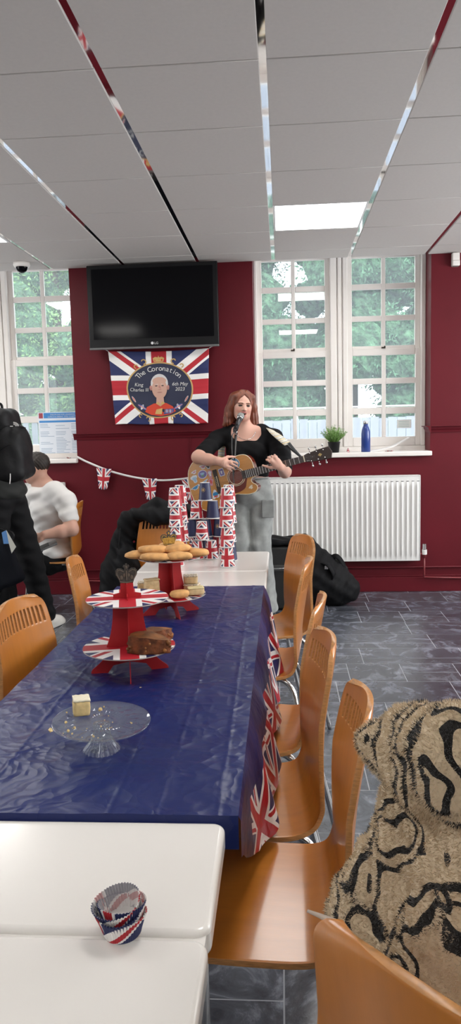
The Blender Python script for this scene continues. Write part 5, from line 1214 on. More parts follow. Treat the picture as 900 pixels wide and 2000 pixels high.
# strap
M_strap = mat('woven_striped_strap', (.6, .55, .42), .8); g = NT(M_strap); t = g.n.new('ShaderNodeTexCoord'); sp = g.n.new('ShaderNodeSeparateXYZ'); g.l.new(t.outputs['UV'], sp.inputs[0]); r = g.n.new('ShaderNodeValToRGB'); r.color_ramp.interpolation = 'CONSTANT'
e = r.color_ramp.elements; e[0].color = (.66, .62, .5, 1); e[1].position = .18; e[1].color = (.15, .16, .22, 1)
for p_, c_ in ((.3, (.66, .62, .5)), (.45, (.55, .36, .08)), (.58, (.66, .64, .55)), (.72, (.35, .33, .36)), (.85, (.66, .62, .5))): k = e.new(p_); k.color = (*c_, 1)
g.l.new(g.m('FRACT', g.m('MULTIPLY', sp.outputs[0], 11)), r.inputs['Fac']); g.l.new(r.outputs['Color'], g.n['Principled BSDF'].inputs['Base Color'])
stp = root('guitar_strap', 'woven striped guitar strap with black leather end over the shoulder of the singing person', 'strap')
P = bez([sL+A([-.10, .09, .02]), sL+A([-.05, .03, .075]), at(535, 846, YG-.09), at(562, 868, YG-.20)], 8); V, Fc, uv = ribbon(P, .058, .003, (.45, -.8, .45)); MB().add(V, Fc, uv=uv).build('woven_band', M_strap, stp, smooth=True)
P = bez([at(560, 866, YG-.19), at(572, 878, YG-.24), at(588, 893, YG-.32)], 8); V, Fc, uv = ribbon(P, np.linspace(.05, .016, len(P)), .004, (.35, -.85, .4)); MB().add(V, Fc).build('leather_end', M_black, stp, smooth=True)
P = bez([sL+A([-.10, .09, .02]), sR+A([.05, .12, -.03]), sR+A([-.0, .11, -.16]), at(379, 940, 5.28)], 8); V, Fc, uv = ribbon(P, .05, .003, (0, 1, .1)); MB().add(V, Fc, uv=uv).build('rear_band', M_strap, stp, smooth=True)
# microphone and stand
mic = root('microphone', 'grey handheld vocal microphone clipped on the stand in front of the singer', 'microphone'); mh = at(470, 813, YG-.15); mt = at(458, 843, YG-.28); d = mt-mh; d /= np.linalg.norm(d); m_end = mh+d*.17
MB().add(*tube([mh+d*.028, mh+d*.05, m_end], [.019, .0165, .0115], 18)).build('handle', mat('graphite_body', (.05, .05, .052), .4, metal=.6), mic, smooth=True)
V, Fc = ball((0, 0, 0), (.0255, .0255, .026), 24, 14); MB().add(V+mh, Fc).build('grille', mat('mesh_grille', (.30, .31, .30), .5, metal=.6, bump=.9, bs=900), mic, smooth=True); MB().add(*tube([mh+d*.020, mh+d*.031], [.0225, .0215], 20)).build('collar', M_silver, mic, smooth=True)
ms = root('microphone_stand', 'black microphone stand rising from behind the paper cups', 'microphone stand'); cl = m_end-d*.045; bs2 = A([cl[0]-.10, cl[1]+.02, 0])
MB().add(*tube([cl+d*-.02, cl+d*.03], .0165, 14)).build('clip', M_black, ms, smooth=True); MB().add(*tube([cl+A([0, 0, -.01]), cl+A([-.002, 0, -.05])], [.008, .011], 10)).build('swivel', M_silver, ms, smooth=True)
MB().add(*tube([cl+A([-.004, 0, -.05]), cl*.3+bs2*.7+A([0, 0, 0]), A([bs2[0], bs2[1], .05])], [.009, .010, .012], 12)).build('pole', mat('satin_black_tube', (.03, .03, .03), .3, metal=.6), ms, smooth=True)
MB().add(*tube([cl*.66+bs2*.34, cl*.60+bs2*.40], .017, 12)).build('height_clutch', M_black, ms, smooth=True)
for k in range(3): a = k*2.094+.3; MB().add(*tube([bs2+A([0, 0, .09]), bs2+A([.30*math.cos(a), .30*math.sin(a), .012])], .009, 8)).build('leg', M_black, ms, smooth=True)
cab = bez([m_end, m_end+A([-.02, .0, -.05]), cl+A([-.03, -.01, -.30]), cl+A([-.022, 0, -.6]), A([bs2[0]-.03, bs2[1], .3]), A([bs2[0]-.06, bs2[1]+.03, .01])], 8); tag(MB().add(*tube(cab, .0035, 6)).build('microphone_cable', mat('grey_cable', (.10, .10, .10), .5), smooth=True), 'thin grey cable hanging from the microphone down the stand', 'cable')
# ---------------- seated person in a white t-shirt
YS = 5.25; p_root = root('person', 'seated person in white t-shirt and black trousers, face turned away behind the backpack', 'person')
hc = at(69, 917, YS); fd = axes((-1, -.12, -.12), (.06, 0, 1)); SK2 = np.array([.58, .33, .25])
S = Solid((-2.35, 4.70, -.01), (-1.30, 5.62, 1.32), .005)
head_solid(S, hc, fd, .97, male=True)
nk = at(86, 952, YS+.01); shL = at(128, 978, YS-.13); shR = at(66, 975, YS+.20); ch = at(100, 1000, YS+.02); wa = at(100, 1045, YS+.02); pv = at(106, 1086, YS+.01)
S.chain([hc+A([.03, 0, -.05]), nk], [.054, .060], .02); S.chain([nk, (nk+shL)/2+A([0, 0, .02]), shL], [.058, .06, .062], .05); S.chain([nk, (nk+shR)/2+A([0, 0, .02]), shR], [.058, .06, .062], .05)
S.ell(ch, (.135, .175, .14), .06, (0, 0, -.4)); S.ell(wa, (.125, .155, .13), .06, (0, 0, -.4)); S.ell(pv, (.14, .17, .11), .06)
elb = at(140, 1034, YS-.22); wr = at(86, 1045, YS-.30); S.chain([shL, elb], [.056, .046], .03); S.chain([elb, elb*.6+wr*.4, wr], [.046, .044, .028], .02)
hd = at(68, 1056, YS-.31)-wr; hd /= np.linalg.norm(hd); nb = A([-.2, -.75, .65]); nb = nb-hd*(nb@hd); nb /= np.linalg.norm(nb); th_ = np.cross(hd, nb)
hand(S, wr, np.stack([th_ if th_[2] > 0 else -th_, hd, nb], 1), [[.3, .3, .2], [.4, .6, .4], [.5, .6, .4], [.55, .6, .4], [.6, .6, .4], 1.8], .98)
e2 = A([shR[0]-.05, shR[1]+.08, .72]); w2 = A([wr[0]-.12, wr[1]+.38, .62]); S.chain([shR, e2, w2], [.056, .046, .028], .03)
hd2 = A([-.8, -.5, -.1]); hd2 /= np.linalg.norm(hd2); nb2 = A([0, 0, 1.]); nb2 = nb2-hd2*(nb2@hd2); nb2 /= np.linalg.norm(nb2)
hand(S, w2, np.stack([np.cross(hd2, nb2), hd2, nb2], 1), [[.3, .3, .2], [.4, .4, .3], [.4, .4, .3], [.4, .4, .3], [.4, .4, .3], 1.8], .98)
hips = []
for sy, kx in ((-1, -2.05), (1, -2.10)):
    hp2 = pv+A([-.02, sy*.10, -.02]); kn = A([kx, hp2[1]-.05*(1 if sy < 0 else -.8), .515]); an = A([kx+.02, kn[1]-.0, .09]); hips.append((hp2, kn, an))
    S.chain([hp2, kn], [.085, .062], .03); S.chain([kn, an], [.056, .038], .02); S.chain([an+A([.03, 0, -.05]), an+A([-.15, 0, -.06])], [.034, .026], .02)
S.build('body', M_skin, p_root, paint=lambda P: face_paint(P, hc, fd, .97, SK2, lip=np.array([.45, .18, .15]), male=True), smooth=1)
M_tee = mat('white_cotton', (.72, .70, .68), .85, bump=.3, bs=300)
S = Solid((-2.1, 4.9, .45), (-1.30, 5.62, 1.20), .0055); o_ = .011
S.chain([nk+A([0, 0, -.025]), (nk+shL)/2+A([0, 0, .012]), shL], [.052, .06+o_, .062+o_], .05); S.chain([nk+A([0, 0, -.025]), (nk+shR)/2+A([0, 0, .012]), shR], [.052, .06+o_, .062+o_], .05)
S.ell(ch, (.135+o_, .175+o_, .14), .06, (0, 0, -.4)); S.ell(wa, (.125+o_*1.3, .155+o_*1.3, .13), .06, (0, 0, -.4)); S.ell(pv+A([0, 0, .03]), (.148+o_, .178+o_, .08), .06)
S.chain([shL, shL*.48+elb*.52], [.066, .068], .03); S.chain([shR, shR*.5+e2*.5], [.066, .066], .03)
dd = elb-shL; S.cut(shL+dd*.60, dd+A([0, 0, 0])) if False else None
S.ell(nk+A([-.045, -.03, -.045]), (.075, .09, .055), .04); S.ell(nk+A([.03, .0, -.03]), (.07, .09, .05), .04); S.cap(nk+A([.004, 0, .0]), hc, .066, .07, .006, sub=True); S.cut((0, 0, pv[2]-.035), (0, 0, -1))
S.warp(lambda X, Y, Z: .005*np.sin(Z*55+X*34+1.2*np.sin(Y*18))*np.clip((1.02-Z)*4, 0, 1)+.003*np.sin(Z*95-X*40+Y*20)*np.clip((1.0-Z)*4, 0, 1)); S.build('t_shirt', M_tee, p_root)
M_blk = mat('black_trousers', (.008, .008, .009), .85, spec=.2, bump=.3, bs=120); o_ = .016
S = Solid((-2.35, 4.70, .0), (-1.30, 5.62, .75), .0065); S.ell(pv+A([0, 0, -.02]), (.155, .185, .10), .05)
for hp2, kn, an in hips: S.chain([hp2, kn], [.085+o_, .062+o_], .03); S.chain([kn, an], [.060+o_, .044+o_], .02)
S.cut((0, 0, .04), (0, 0, -1)); S.warp(lambda X, Y, Z: .004*np.sin(X*50+Z*30)*np.sin(Z*40+Y*20)); S.build('trousers', M_blk, p_root)
for hp2, kn, an in hips: S = Solid(an-.25, an+.2, .006); S.rbox(an+A([-.06, 0, -.055]), (.14, .045, .035), .03, .01); S.build('shoe', M_black, p_root)
M_dhair = mat('dark_short_hair', (.022, .014, .010), .5, var=.5, vs=60, bump=.8, bs=250, bdist=.003)
S = Solid(hc-A([.16, .16, .14]), hc+A([.16, .16, .18]), .0042); hp_ = lambda x, y, z: hc+.97*(fd @ A([x, y, z])); he_ = Matrix(fd.tolist()).to_euler()
S.ell(hp_(0, -.016, .045), (.079, .096, .082), .02, he_); S.ell(hp_(0, .055, .092), (.06, .055, .038), .02, he_); S.ell(hp_(0, .090, -.01), (.09, .055, .075), .006, he_, sub=True); S.ell(hp_(0, .02, -.06), (.10, .10, .065), .006, he_, sub=True)
for sg in (-1, 1): S.ell(hp_(sg*.080, .008, -.002), (.028, .034, .044), .005, he_, sub=True)
S.warp(lambda X, Y, Z: .0025*np.sin(X*210+Z*90)*np.sin(Y*190+Z*120)); S.build('hair', M_dhair, p_root, smooth=1)
ph = root('handheld_tablet', 'grey flat tablet-like device resting on the lap of the person in white', 'device', tuple(at(88, 1068, YS-.26)), rot=(.15, -.35, .35)); MB().add(*box(-.085, -.045, -.008, .085, .045, .008)).build('casing', mat('mid_grey_plastic', (.16, .16, .16), .4), ph, bevel=.006); MB().add(*box(-.07, -.038, .0082, .03, .038, .009)).build('screen', M_screen, ph)

# ---------------- standing person with a backpack, cut by the left edge
YP = 4.72; s_root = root('person', 'standing person in dark clothes and white trainers, back to the seated one, wearing a backpack', 'person')
hipc = at(2, 965, YP); shc = hipc+A([-.06, 0, .46]); hc = shc+A([-.04, 0, .25]); fd = axes((-1, .1, -.2), (-.05, 0, 1))
S = Solid((-2.75, 4.2, -.01), (-1.45, 5.2, 1.85), .006); head_solid(S, hc, fd, 1.0, male=True)
sA, sB = shc+A([.0, -.19, .0]), shc+A([0, .19, 0]); S.chain([hc+A([.02, 0, -.06]), shc+A([0, 0, .08])], [.055, .06], .03); S.chain([sA, shc+A([0, 0, .03]), sB], [.06, .07, .06], .05)
S.ell(shc+A([0, 0, -.12]), (.12, .18, .17), .06); S.ell(hipc+A([-.01, 0, .10]), (.115, .155, .14), .06); S.ell(hipc, (.125, .165, .12), .06)
eA = sA+A([-.02, -.06, -.29]); wA = eA+A([-.05, .02, -.24]); eB = sB+A([-.04, .05, -.28]); wB = eB+A([-.2, -.05, -.12])
for s_, e_, w_, hdv in ((sA, eA, wA, A([-.1, 0, -1.])), (sB, eB, wB, A([-1, 0, -.3]))):
    S.chain([s_, e_, w_], [.055, .046, .028], .03); hd = hdv/np.linalg.norm(hdv); nb = A([0, -1 if s_ is sA else 1, 0.]); nb = nb-hd*(nb@hd); nb /= np.linalg.norm(nb)
    hand(S, w_, np.stack([np.cross(hd, nb), hd, nb], 1), [[.3, .3, .2], [.8, .9, .5], [.9, .9, .5], [.9, .9, .5], [.9, .9, .5], 1.5], .98)
legs = [(hipc+A([.03, .08, -.05]), at(60, 1095, 4.86), A([-1.655, 4.95, .10])), (hipc+A([0, -.09, -.05]), hipc+A([-.02, -.16, -.46]), hipc*A([1, 1, 0])+A([-.10, -.22, .10]))]
for a_, k_, n_ in legs: S.chain([a_, k_, n_], [.09, .062, .040], .03)
fts = [A([.045, .14, 0]), A([-.16, .02, 0])]
for (a_, k_, n_), f_ in zip(legs, fts): S.chain([n_+A([0, 0, -.045]), n_+f_*.8+A([0, 0, -.06])], [.034, .026], .02)
S.build('body', M_skin, s_root, paint=lambda P: face_paint(P, hc, fd, 1.0, SK2, male=True), smooth=1)
S = Solid((-2.75, 4.2, 0), (-1.45, 5.2, 1.1), .007); o_ = .022; S.ell(hipc, (.145, .185, .13), .05)
for a_, k_, n_ in legs: S.chain([a_, k_, n_+A([0, 0, .0])], [.088+o_*.6, .066+o_*.6, .050+o_], .03)
S.cut((0, 0, .075), (0, 0, -1)); S.warp(lambda X, Y, Z: .005*np.sin(X*40+Z*36)*np.sin(Z*30+Y*20)+.003*np.sin(Z*80)); S.build('trousers', M_blk, s_root)
S = Solid((-2.75, 4.2, .8), (-1.45, 5.2, 1.7), .007); o_ = .024
S.chain([sA, shc+A([0, 0, .03]), sB], [.06+o_, .07+o_*.8, .06+o_], .05); S.ell(shc+A([0, 0, -.12]), (.12+o_, .18+o_, .17), .06); S.ell(hipc+A([-.01, 0, .10]), (.115+o_, .155+o_, .15), .06); S.ell(hipc+A([0, 0, .02]), (.14+o_, .175+o_, .09), .05)
for s_, e_, w_ in ((sA, eA, wA), (sB, eB, wB)): S.chain([s_, e_, e_*.1+w_*.9], [.055+o_, .050+o_, .036+o_*.5], .03)
S.ell(shc+A([0, 0, .13]), (.07, .07, .06), .01, sub=True); S.cut((0, 0, hipc[2]-.03), (0, 0, -1)); S.warp(lambda X, Y, Z: .005*np.sin(X*45+Z*38)*np.sin(Z*33+Y*26)); S.build('jacket', mat('dark_grey_jacket', (.012, .013, .012), .8, bump=.3, bs=100), s_root)
S = Solid(hc-A([.16, .16, .14]), hc+A([.16, .16, .18]), .005); hp_ = lambda x, y, z: hc+fd @ A([x, y, z]); he_ = Matrix(fd.tolist()).to_euler()
S.ell(hp_(0, -.016, .045), (.082, .098, .084), .02, he_); S.ell(hp_(0, .095, -.01), (.09, .055, .08), .006, he_, sub=True); S.build('hair', M_dhair, s_root, smooth=1)
M_trn = mat('white_trainer', (.68, .65, .60), .6)
for (a_, k_, n_), f_ in zip(legs, fts):
    S = Solid(n_-.3, n_+.3, .005); d = f_/np.linalg.norm(f_); L_ = .0
    S.chain([n_+A([0, 0, -.03])-d*.04, n_+A([0, 0, -.045])+d*.06, n_+A([0, 0, -.062])+d*.15], [.048, .044, .034], .02); S.chain([n_+A([0, 0, -.08])-d*.05, n_+A([0, 0, -.08])+d*.17], [.038, .036], .01); S.cut((0, 0, .002), (0, 0, -1)); S.build('trainer', M_trn, s_root)
# backpack
bp = root('backpack', 'black rucksack with small pale logo on the back of the standing person', 'backpack'); M_pack = mat('black_ripstop', (.008, .008, .009), .6, spec=.28, bump=.4, bs=30, bdist=.006)
bc = at(22, 873, YP-.02); S = Solid(bc-A([.26, .30, .36]), bc+A([.26, .30, .36]), .006)
S.rbox(bc+A([-.035, 0, .01]), (.085, .155, .235), .06, .02, (0, -.10, 0)); S.rbox(bc+A([.045, 0, -.055]), (.060, .135, .155), .05, .03, (0, -.12, 0)); S.ell(bc+A([.06, 0, .02]), (.05, .12, .12), .04)
S.rbox(bc+A([-.09, .0, .13]), (.05, .13, .12), .05, .03, (0, -.2, 0)); S.warp(lambda X, Y, Z: .004*np.sin(Z*42+Y*18)*np.sin(Y*30+X*20)); S.build('pack_body', M_pack, bp)
for sy in (-.10, .10): P = bez([bc+A([-.10, sy, .21]), shc+A([-.02, sy, .115]), shc+A([-.155, sy, .04]), shc+A([-.165, sy*1.2, -.15]), bc+A([-.08, sy*1.6, -.17])], 8); V, Fc, uv = ribbon(P, .055, .012, (0, .0, 1) if False else (-.7, 0, .7)); MB().add(V, Fc).build('shoulder_strap', M_pack, bp, smooth=True)
MB().add(*tube(bez([bc+A([-.10, -.02, .235]), bc+A([-.09, -.02, .275]), bc+A([-.06, .02, .275]), bc+A([-.05, .02, .235])], 6), .008, 8)).build('carry_loop', M_pack, bp, smooth=True)
for z_, x_ in ((.10, .0), (-.02, .0)):
    P = bez([bc+A([-.02, -.158, z_]), bc+A([.035, -.150, z_+.035]), bc+A([.085, -.10, z_+.03]), bc+A([.10, 0, z_+.02])], 6); MB().add(*tube(P, .0035, 6)).build('zip', M_black, bp, smooth=True)
lgp = at(30, 830, YP-.19); q = MB()
for k in range(3):
    P = []; r = .012+.0065*k
    for t_ in np.linspace(0, PI/2, 8): P.append((lgp[0]-.012+r*1.25*math.sin(t_), lgp[1], lgp[2]-.008+r*math.cos(t_)))
    V, Fc, uv = ribbon(P, .0035, .002, (0, -1, 0)); q.add(V, Fc)
q.add(*box(lgp[0]-.034, lgp[1]-.001, lgp[2]-.010, lgp[0]-.016, lgp[1]+.001, lgp[2]-.005)); q.build('logo', M_paper, bp)
cd = MB().add(*tube([at(20, 925, YP-.17), at(20, 935, YP-.18), at(19, 945, YP-.18)], .003, 6)).build('zip_pull', M_paper, bp)
# shoulder bag hanging in front of the legs
hb = root('tote_bag', 'dark navy bag with blue and white panel hanging beside the standing person', 'bag'); c = at(6, 1075, YP-.22)
S = Solid(c-A([.25, .2, .35]), c+A([.25, .2, .35]), .007); S.rbox(c+A([-.02, 0, -.09]), (.11, .045, .15), .04, .02, (0, -.35, 0)); S.warp(lambda X, Y, Z: .006*np.sin(Z*30+X*25)*np.sin(X*35+Y*20)); S.build('bag_body', mat('navy_bag_cloth', (.004, .005, .009), .8, spec=.2), hb)
q = MB(); cc = at(14, 1062, YP-.30)
q.add([cc+A([-.03, 0, .07]), cc+A([.0, 0, .085]), cc+A([.012, 0, .0]), cc+A([-.022, 0, -.0])], [(0, 1, 2, 3)], 0); q.add([cc+A([.0, -.001, .085]), cc+A([.055, -.001, -.02]), cc+A([.025, -.001, -.06]), cc+A([.012, -.001, .0])], [(0, 1, 2, 3)], 1)
solidify(q.build('colour_panel', [mat('sky_blue_cloth', (.10, .25, .55), .7), mat('off_white_cloth', (.55, .55, .50), .7)], hb), .003)
for sx in (-.05, .05): MB().add(*tube(bez([wA+A([0, 0, -.09]), c+A([sx, 0, .12]), c+A([sx*1.3, 0, .04])], 6), .007, 6)).build('bag_handle', M_black, hb, smooth=True)

# ---------------- person in the patterned fleece
M_flc = mat('cream_fleece_black_doodles', (.5, .4, .3), .95, spec=.1, sheen=.4); g = NT(M_flc); b = g.n['Principled BSDF']; t = g.n.new('ShaderNodeTexCoord')
n0 = g.n.new('ShaderNodeTexNoise'); n0.inputs['Scale'].default_value = 11; n0.inputs['Detail'].default_value = 2; g.l.new(t.outputs['Object'], n0.inputs['Vector'])
va_ = g.n.new('ShaderNodeVectorMath'); va_.operation = 'MULTIPLY_ADD'; va_.inputs[1].default_value = (.05, .05, .05); g.l.new(n0.outputs['Color'], va_.inputs[0]); g.l.new(t.outputs['Object'], va_.inputs[2])
n1 = g.n.new('ShaderNodeTexNoise'); n1.inputs['Scale'].default_value = 13; n1.inputs['Detail'].default_value = .6; g.l.new(va_.outputs[0], n1.inputs['Vector'])
l1 = g.m('LESS_THAN', g.m('ABSOLUTE', g.m('SUBTRACT', n1.outputs['Fac'], .46)), .026); l2 = g.m('LESS_THAN', g.m('ABSOLUTE', g.m('SUBTRACT', n1.outputs['Fac'], .60)), .024)
vo = g.n.new('ShaderNodeTexVoronoi'); vo.feature = 'F1'; vo.inputs['Scale'].default_value = 11; g.l.new(va_.outputs[0], vo.inputs['Vector']); D_ = vo.outputs['Distance']
ring = g.m('MAXIMUM', g.m('LESS_THAN', g.m('ABSOLUTE', g.m('SUBTRACT', D_, .24)), .035), g.m('LESS_THAN', D_, .065)); sc3 = g.n.new('ShaderNodeSeparateColor'); g.l.new(vo.outputs['Color'], sc3.inputs[0]); ring = g.m('MULTIPLY', ring, g.m('GREATER_THAN', sc3.outputs[0], .5))
inr = g.m('MULTIPLY', g.m('LESS_THAN', D_, .275), g.m('GREATER_THAN', sc3.outputs[0], .5)); ln = g.m('MULTIPLY', g.m('MAXIMUM', l1, l2), g.m('SUBTRACT', 1.0, inr))
g.l.new(g.mix(g.m('MAXIMUM', ln, ring), (.60, .48, .33), (.012, .010, .009)), b.inputs['Base Color'])
stx = root('plastic_strip', 'thin pale plastic strip sticking up over the top corner of the bottom-edge chair', 'strip'); P = bez([at(600, 1779, .80), at(632, 1792, .79), at(660, 1806, .775), at(690, 1835, .765)], 6); V, Fc, uv = ribbon(P, np.linspace(.003, .012, len(P)), .0012, (0, -.6, .8)); MB().add(V, Fc).build('strip_body', mat('milky_plastic', (.42, .34, .28), .4), stx, smooth=True)
c_root = root('person', 'seated person in a fluffy cream fleece with black doodle pattern, cut by the right edge', 'person')
fc = A([.70, .71, 0]); rt_ = A([.71, -.70, 0]); B0 = A([.285, .835, 0])
pt = lambda f, r, z: B0+fc*f+rt_*r*.88+A([0, 0, z])
S = Solid((-.05, .50, .0), (1.05, 1.65, 1.42), .0075); hcc = pt(.07, .04, 1.155); fd = axes((.75, .65, -.25), (0, 0, 1)); head_solid(S, hcc, fd, 1.0)
S.chain([hcc+A([-.02, -.02, -.07]), pt(.01, .0, .96)], [.055, .055], .02); S.chain([pt(.0, -.12, .885), pt(0, 0, .92), pt(0, .12, .885)], [.045, .055, .045], .03); S.ell(pt(0, 0, .79), (.105, .105, .15), .04); S.ell(pt(0, 0, .62), (.13, .13, .15), .05); S.ell(pt(.02, 0, .545), (.15, .15, .08), .05)
for sg in (-1, 1):
    S.chain([pt(0, sg*.14, .88), pt(.01, sg*.235, .69), pt(.22, sg*.17, .62)], [.040, .045, .028], .02)
    hd = fc.copy(); nb = A([0, 0, 1.]); hand(S, pt(.22, sg*.16, .62), np.stack([rt_*(-sg), hd, nb], 1), [[.3, .3, .2], [.4, .4, .3], [.4, .4, .3], [.4, .4, .3], [.4, .4, .3], 1.8], .9)
    S.chain([pt(.03, sg*.09, .53), pt(.42, sg*.10, .54), pt(.44, sg*.10, .09)], [.085, .06, .04], .03); S.chain([pt(.42, sg*.10, .045), pt(.56, sg*.10, .035)], [.034, .026], .02)
SK3 = np.array([.66, .38, .29]); S.build('body', M_skin, c_root, paint=lambda P: face_paint(P, hcc, fd, 1.0, SK3), smooth=1)
S = Solid((-.05, .45, .40), (.80, 1.35, 1.16), .0075)
S.chain([pt(-.0, -.13, .905), pt(-.01, 0, .945), pt(0, .13, .905)], [.066, .085, .066], .04)
S.ell(pt(.0, 0, .80), (.140, .140, .17), .06); S.ell(pt(.0, 0, .68), (.175, .175, .16), .06); S.ell(pt(.01, 0, .57), (.205, .205, .11), .06)
for sg in (-1, 1): S.chain([pt(0, sg*.15, .89), pt(.01, sg*.245, .68), pt(.20, sg*.17, .62)], [.062, .076, .055], .045)
# hood lying on the back and left shoulder
S.chain([pt(-.05, -.165, .995), pt(-.085, -.05, 1.005), pt(-.07, .06, 1.01)], [.034, .060, .060], .014); S.chain([pt(-.045, -.215, .965), pt(-.07, -.10, .965)], [.030, .05], .014); S.ell(pt(.02, .0, .985), (.085, .085, .05), .03); S.cap(pt(.012, .0, .985), hcc, .064, .075, .01, sub=True)
S.cut((0, 0, .47), (0, 0, -1)); S.warp(lambda X, Y, Z: .004*np.sin(X*60+Z*50)*np.sin(Y*55+Z*40)+.003*np.sin(X*130+Y*90)*np.sin(Z*140)); fo = S.build('fleece', M_flc, c_root, smooth=3)
# pile of the fleece: short tufts
P_, Q_ = S.mesh(); v1 = P_[Q_[:, 1]]-P_[Q_[:, 0]]; v2 = P_[Q_[:, 3]]-P_[Q_[:, 0]]; N_ = np.cross(v1, v2); N_ /= np.linalg.norm(N_, axis=1)[:, None]+1e-12; C_ = P_[Q_].mean(1); R = np.random.default_rng(3)
mid = C_.mean(0); sgn = np.sign(((C_-mid)*N_).sum(1)).mean(); N_ = N_*(1 if sgn > 0 else -1); K = 9; ix = np.repeat(np.arange(len(C_)), K); jit = R.uniform(-.5, .5, (len(ix), 2)); base = C_[ix]+v1[ix]*jit[:, :1]+v2[ix]*jit[:, 1:]
nn = N_[ix]+R.normal(size=(len(ix), 3))*.45; nn /= np.linalg.norm(nn, axis=1)[:, None]; sd = np.cross(nn, R.normal(size=(len(ix), 3))); sd /= np.linalg.norm(sd, axis=1)[:, None]; L_ = R.uniform(.003, .0065, (len(ix), 1)); VV = np.stack([base-nn*.003-sd*.0009, base-nn*.003+sd*.0009, base+nn*L_], 1).reshape(-1, 3)
me = bpy.data.meshes.new('pile'); n = len(ix); me.vertices.add(3*n); me.vertices.foreach_set('co', VV.astype(np.float32).ravel()); me.loops.add(3*n); me.loops.foreach_set('vertex_index', np.arange(3*n, dtype=np.int32)); me.polygons.add(n); me.polygons.foreach_set('loop_start', np.arange(0, 3*n, 3, dtype=np.int32)); me.update(calc_edges=True); me.materials.append(M_flc)
po = bpy.data.objects.new('pile', me); COL.objects.link(po); po.parent = fo; po['kind'] = 'stuff'
S = Solid((-.05, .45, .0), (1.05, 1.65, .66), .0075); S.ell(pt(.03, 0, .54), (.165, .165, .085), .05)
for sg in (-1, 1): S.chain([pt(.03, sg*.09, .53), pt(.42, sg*.10, .54), pt(.44, sg*.10, .10)], [.10, .078, .058], .03)
S.build('trousers', M_blk, c_root)
for sg in (-1, 1): q = pt(.48, sg*.10, .04); S = Solid(q-.22, q+.22, .007); S.chain([q-fc*.06, q+fc*.10], [.045, .036], .01); S.cut((0, 0, .002), (0, 0, -1)); S.build('shoe', M_black, c_root)
S = Solid(hcc-A([.16, .16, .16]), hcc+A([.16, .16, .18]), .006); hp_ = lambda x, y, z: hcc+fd @ A([x, y, z]); he_ = Matrix(fd.tolist()).to_euler(); S.ell(hp_(0, -.016, .04), (.085, .10, .088), .02, he_); S.ell(hp_(0, .095, -.01), (.09, .055, .08), .006, he_, sub=True); S.build('hair', M_hair, c_root, smooth=1)

# ================================================================ BAGS BY THE RADIATOR, JACKET
M_nyl = mat('black_nylon', (.005, .005, .006), .7, spec=.18, bump=.5, bs=22, bdist=.008)
gb_ = root('guitar_bag', 'big black padded guitar bag slumped on the floor against the radiator', 'bag'); PB = [at(x_, y_, 5.72) for x_, y_ in ((578, 1062), (610, 1058), (640, 1100), (668, 1120), (698, 1165))]
S = Solid((-.12, 5.40, -.01), (.72, 5.985, .62), .0065); Yq = 5.70
S.chain([A([.02, Yq+.04, .40]), A([.15, Yq+.03, .43]), A([.235, Yq+.02, .33])], [.10, .085, .09], .06); S.chain([A([.06, Yq-.02, .16]), A([.25, Yq-.03, .20]), A([.40, Yq-.05, .12]), A([.46, Yq-.06, .115])], [.16, .17, .125, .10], .07)
S.chain([A([.25, Yq+.02, .30]), A([.38, Yq, .22]), A([.485, Yq-.04, .12])], [.11, .10, .075], .05); S.rbox(A([.20, Yq, .10]), (.25, .12, .10), .07, .05)
S.cut((0, 0, .004), (0, 0, -1)); S.warp(lambda X, Y, Z: .006*np.sin(X*28+Z*36)*np.sin(Z*22+X*14)+.003*np.sin(X*70-Z*60)); S.build('bag_body', M_nyl, gb_)
V, Fc, uv = ribbon(bez([A([.27, Yq-.13, .34]), A([.33, Yq-.185, .33]), A([.37, Yq-.19, .26]), A([.36, Yq-.16, .21])], 8), .05, .006, (.6, -.6, .5)); MB().add(V, Fc).build('carry_handle', M_nyl, gb_, smooth=True)
V, Fc, uv = ribbon(bez([A([.345, Yq-.03, .34]), A([.40, Yq-.05, .37]), A([.45, Yq-.05, .30]), A([.44, Yq-.05, .24])], 8), .04, .006, (.3, -.8, .5)); MB().add(V, Fc).build('pocket_flap', M_nyl, gb_, smooth=True)
MB().add(*tube(bez([A([.18, Yq-.12, .40]), A([.28, Yq-.155, .28]), A([.38, Yq-.17, .16])], 8), .004, 6)).build('zip', M_black, gb_, smooth=True); MB().add(*box(.30, Yq-.20, .30, .325, Yq-.192, .325)).build('buckle', M_silver, gb_)
am = root('equipment_case', 'square black equipment case with metal handle plate, beside the singers legs', 'case', (.0, 5.62, 0)); MB().add(*box(-.16, -.17, .012, .125, .10, .475)).build('case_body', mat('black_tolex', (.009, .009, .009), .6, bump=.6, bs=300), am, bevel=.012, seg=3)
MB().add(*box(-.11, -.178, .30, .095, -.168, .345)).build('handle_plate', mat('worn_steel_plate', (.10, .10, .10), .45, metal=.7), am, bevel=.003); MB().add(*tube([(-.09, -.19, .322), (.07, -.19, .322)], .006, 8)).build('handle', M_silver, am, smooth=True)
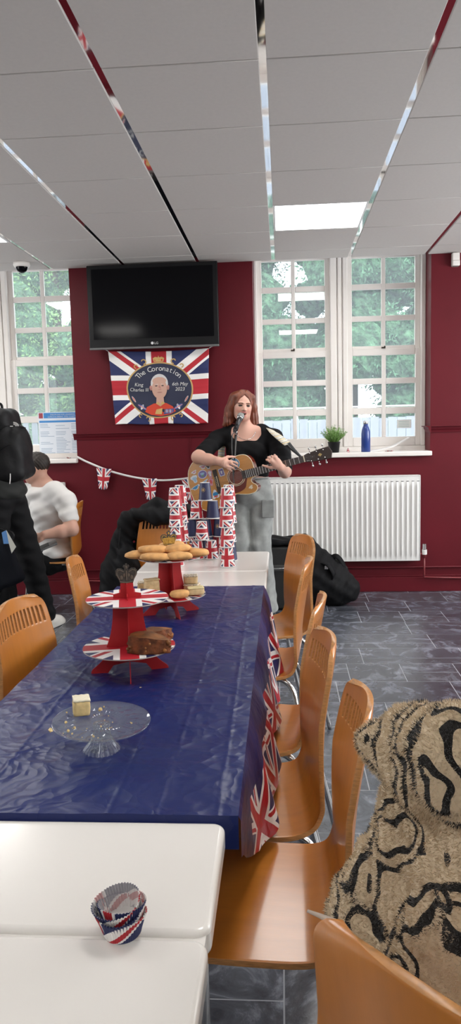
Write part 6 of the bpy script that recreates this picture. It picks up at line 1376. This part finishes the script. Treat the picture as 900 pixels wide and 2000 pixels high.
for sx in (-.14, .105):
    for sy in (-.15, .08): MB().add(*tube([(sx, sy, 0), (sx, sy, .013)], .012, 10)).build('foot', M_black, am)
S = Solid((-.16-.05+.0, 5.42, .44), (.20, 5.78, .57), .006); S.rbox(A([-.02, 5.60, .505]), (.15, .13, .022), .02, .02, (0, .04, 0)); S.warp(lambda X, Y, Z: .005*np.sin(X*40+Y*30)); o = S.build('folded_cloth', M_nyl); tag(o, 'folded black cloth lying on top of the square equipment case', 'cloth')
jk = root('jacket', 'black puffy jacket hung over the chair at the far end of the tables', 'jacket'); jx, jy = -.75, 4.46
S = Solid((-1.22, 4.20, .25), (-.42, 4.80, 1.02), .0065)
S.chain([A([jx-.19, jy+.02, .82]), A([jx-.02, jy+.03, .895]), A([jx+.17, jy+.0, .87])], [.055, .050, .055], .03); S.chain([A([jx-.14, jy-.035, .86]), A([jx+.0, jy-.05, .845]), A([jx+.14, jy-.05, .84])], [.03, .045, .04], .03)
S.chain([A([jx-.19, jy+.02, .82]), A([jx-.25, jy+.03, .68]), A([jx-.29, jy+.02, .50]), A([jx-.31, jy-.0, .36])], [.055, .06, .085, .09], .04); S.chain([A([jx-.10, jy+.09, .82]), A([jx-.10, jy+.12, .6]), A([jx-.12, jy+.12, .42])], [.06, .09, .10], .05); S.chain([A([jx+.10, jy+.09, .82]), A([jx+.10, jy+.12, .6]), A([jx+.10, jy+.12, .42])], [.06, .09, .10], .05)
S.ell(A([jx-.20, jy-.06, .52]), (.075, .05, .16), .04); S.warp(lambda X, Y, Z: .008*np.sin(X*38+Z*46)*np.sin(Z*30+X*20+Y*15)+.003*np.sin(X*90+Z*70)); S.build('quilted_shell', M_nyl, jk)
MB().add(*ball((jx-.215, jy-.045, .655), (.008, .004, .008), 8, 6)).build('press_stud', M_silver, jk); MB().add(*tube(bez([A([jx-.235, jy-.05, .78]), A([jx-.25, jy-.07, .62]), A([jx-.235, jy-.10, .45])], 6), .002, 6)).build('zip', M_black, jk, smooth=True)
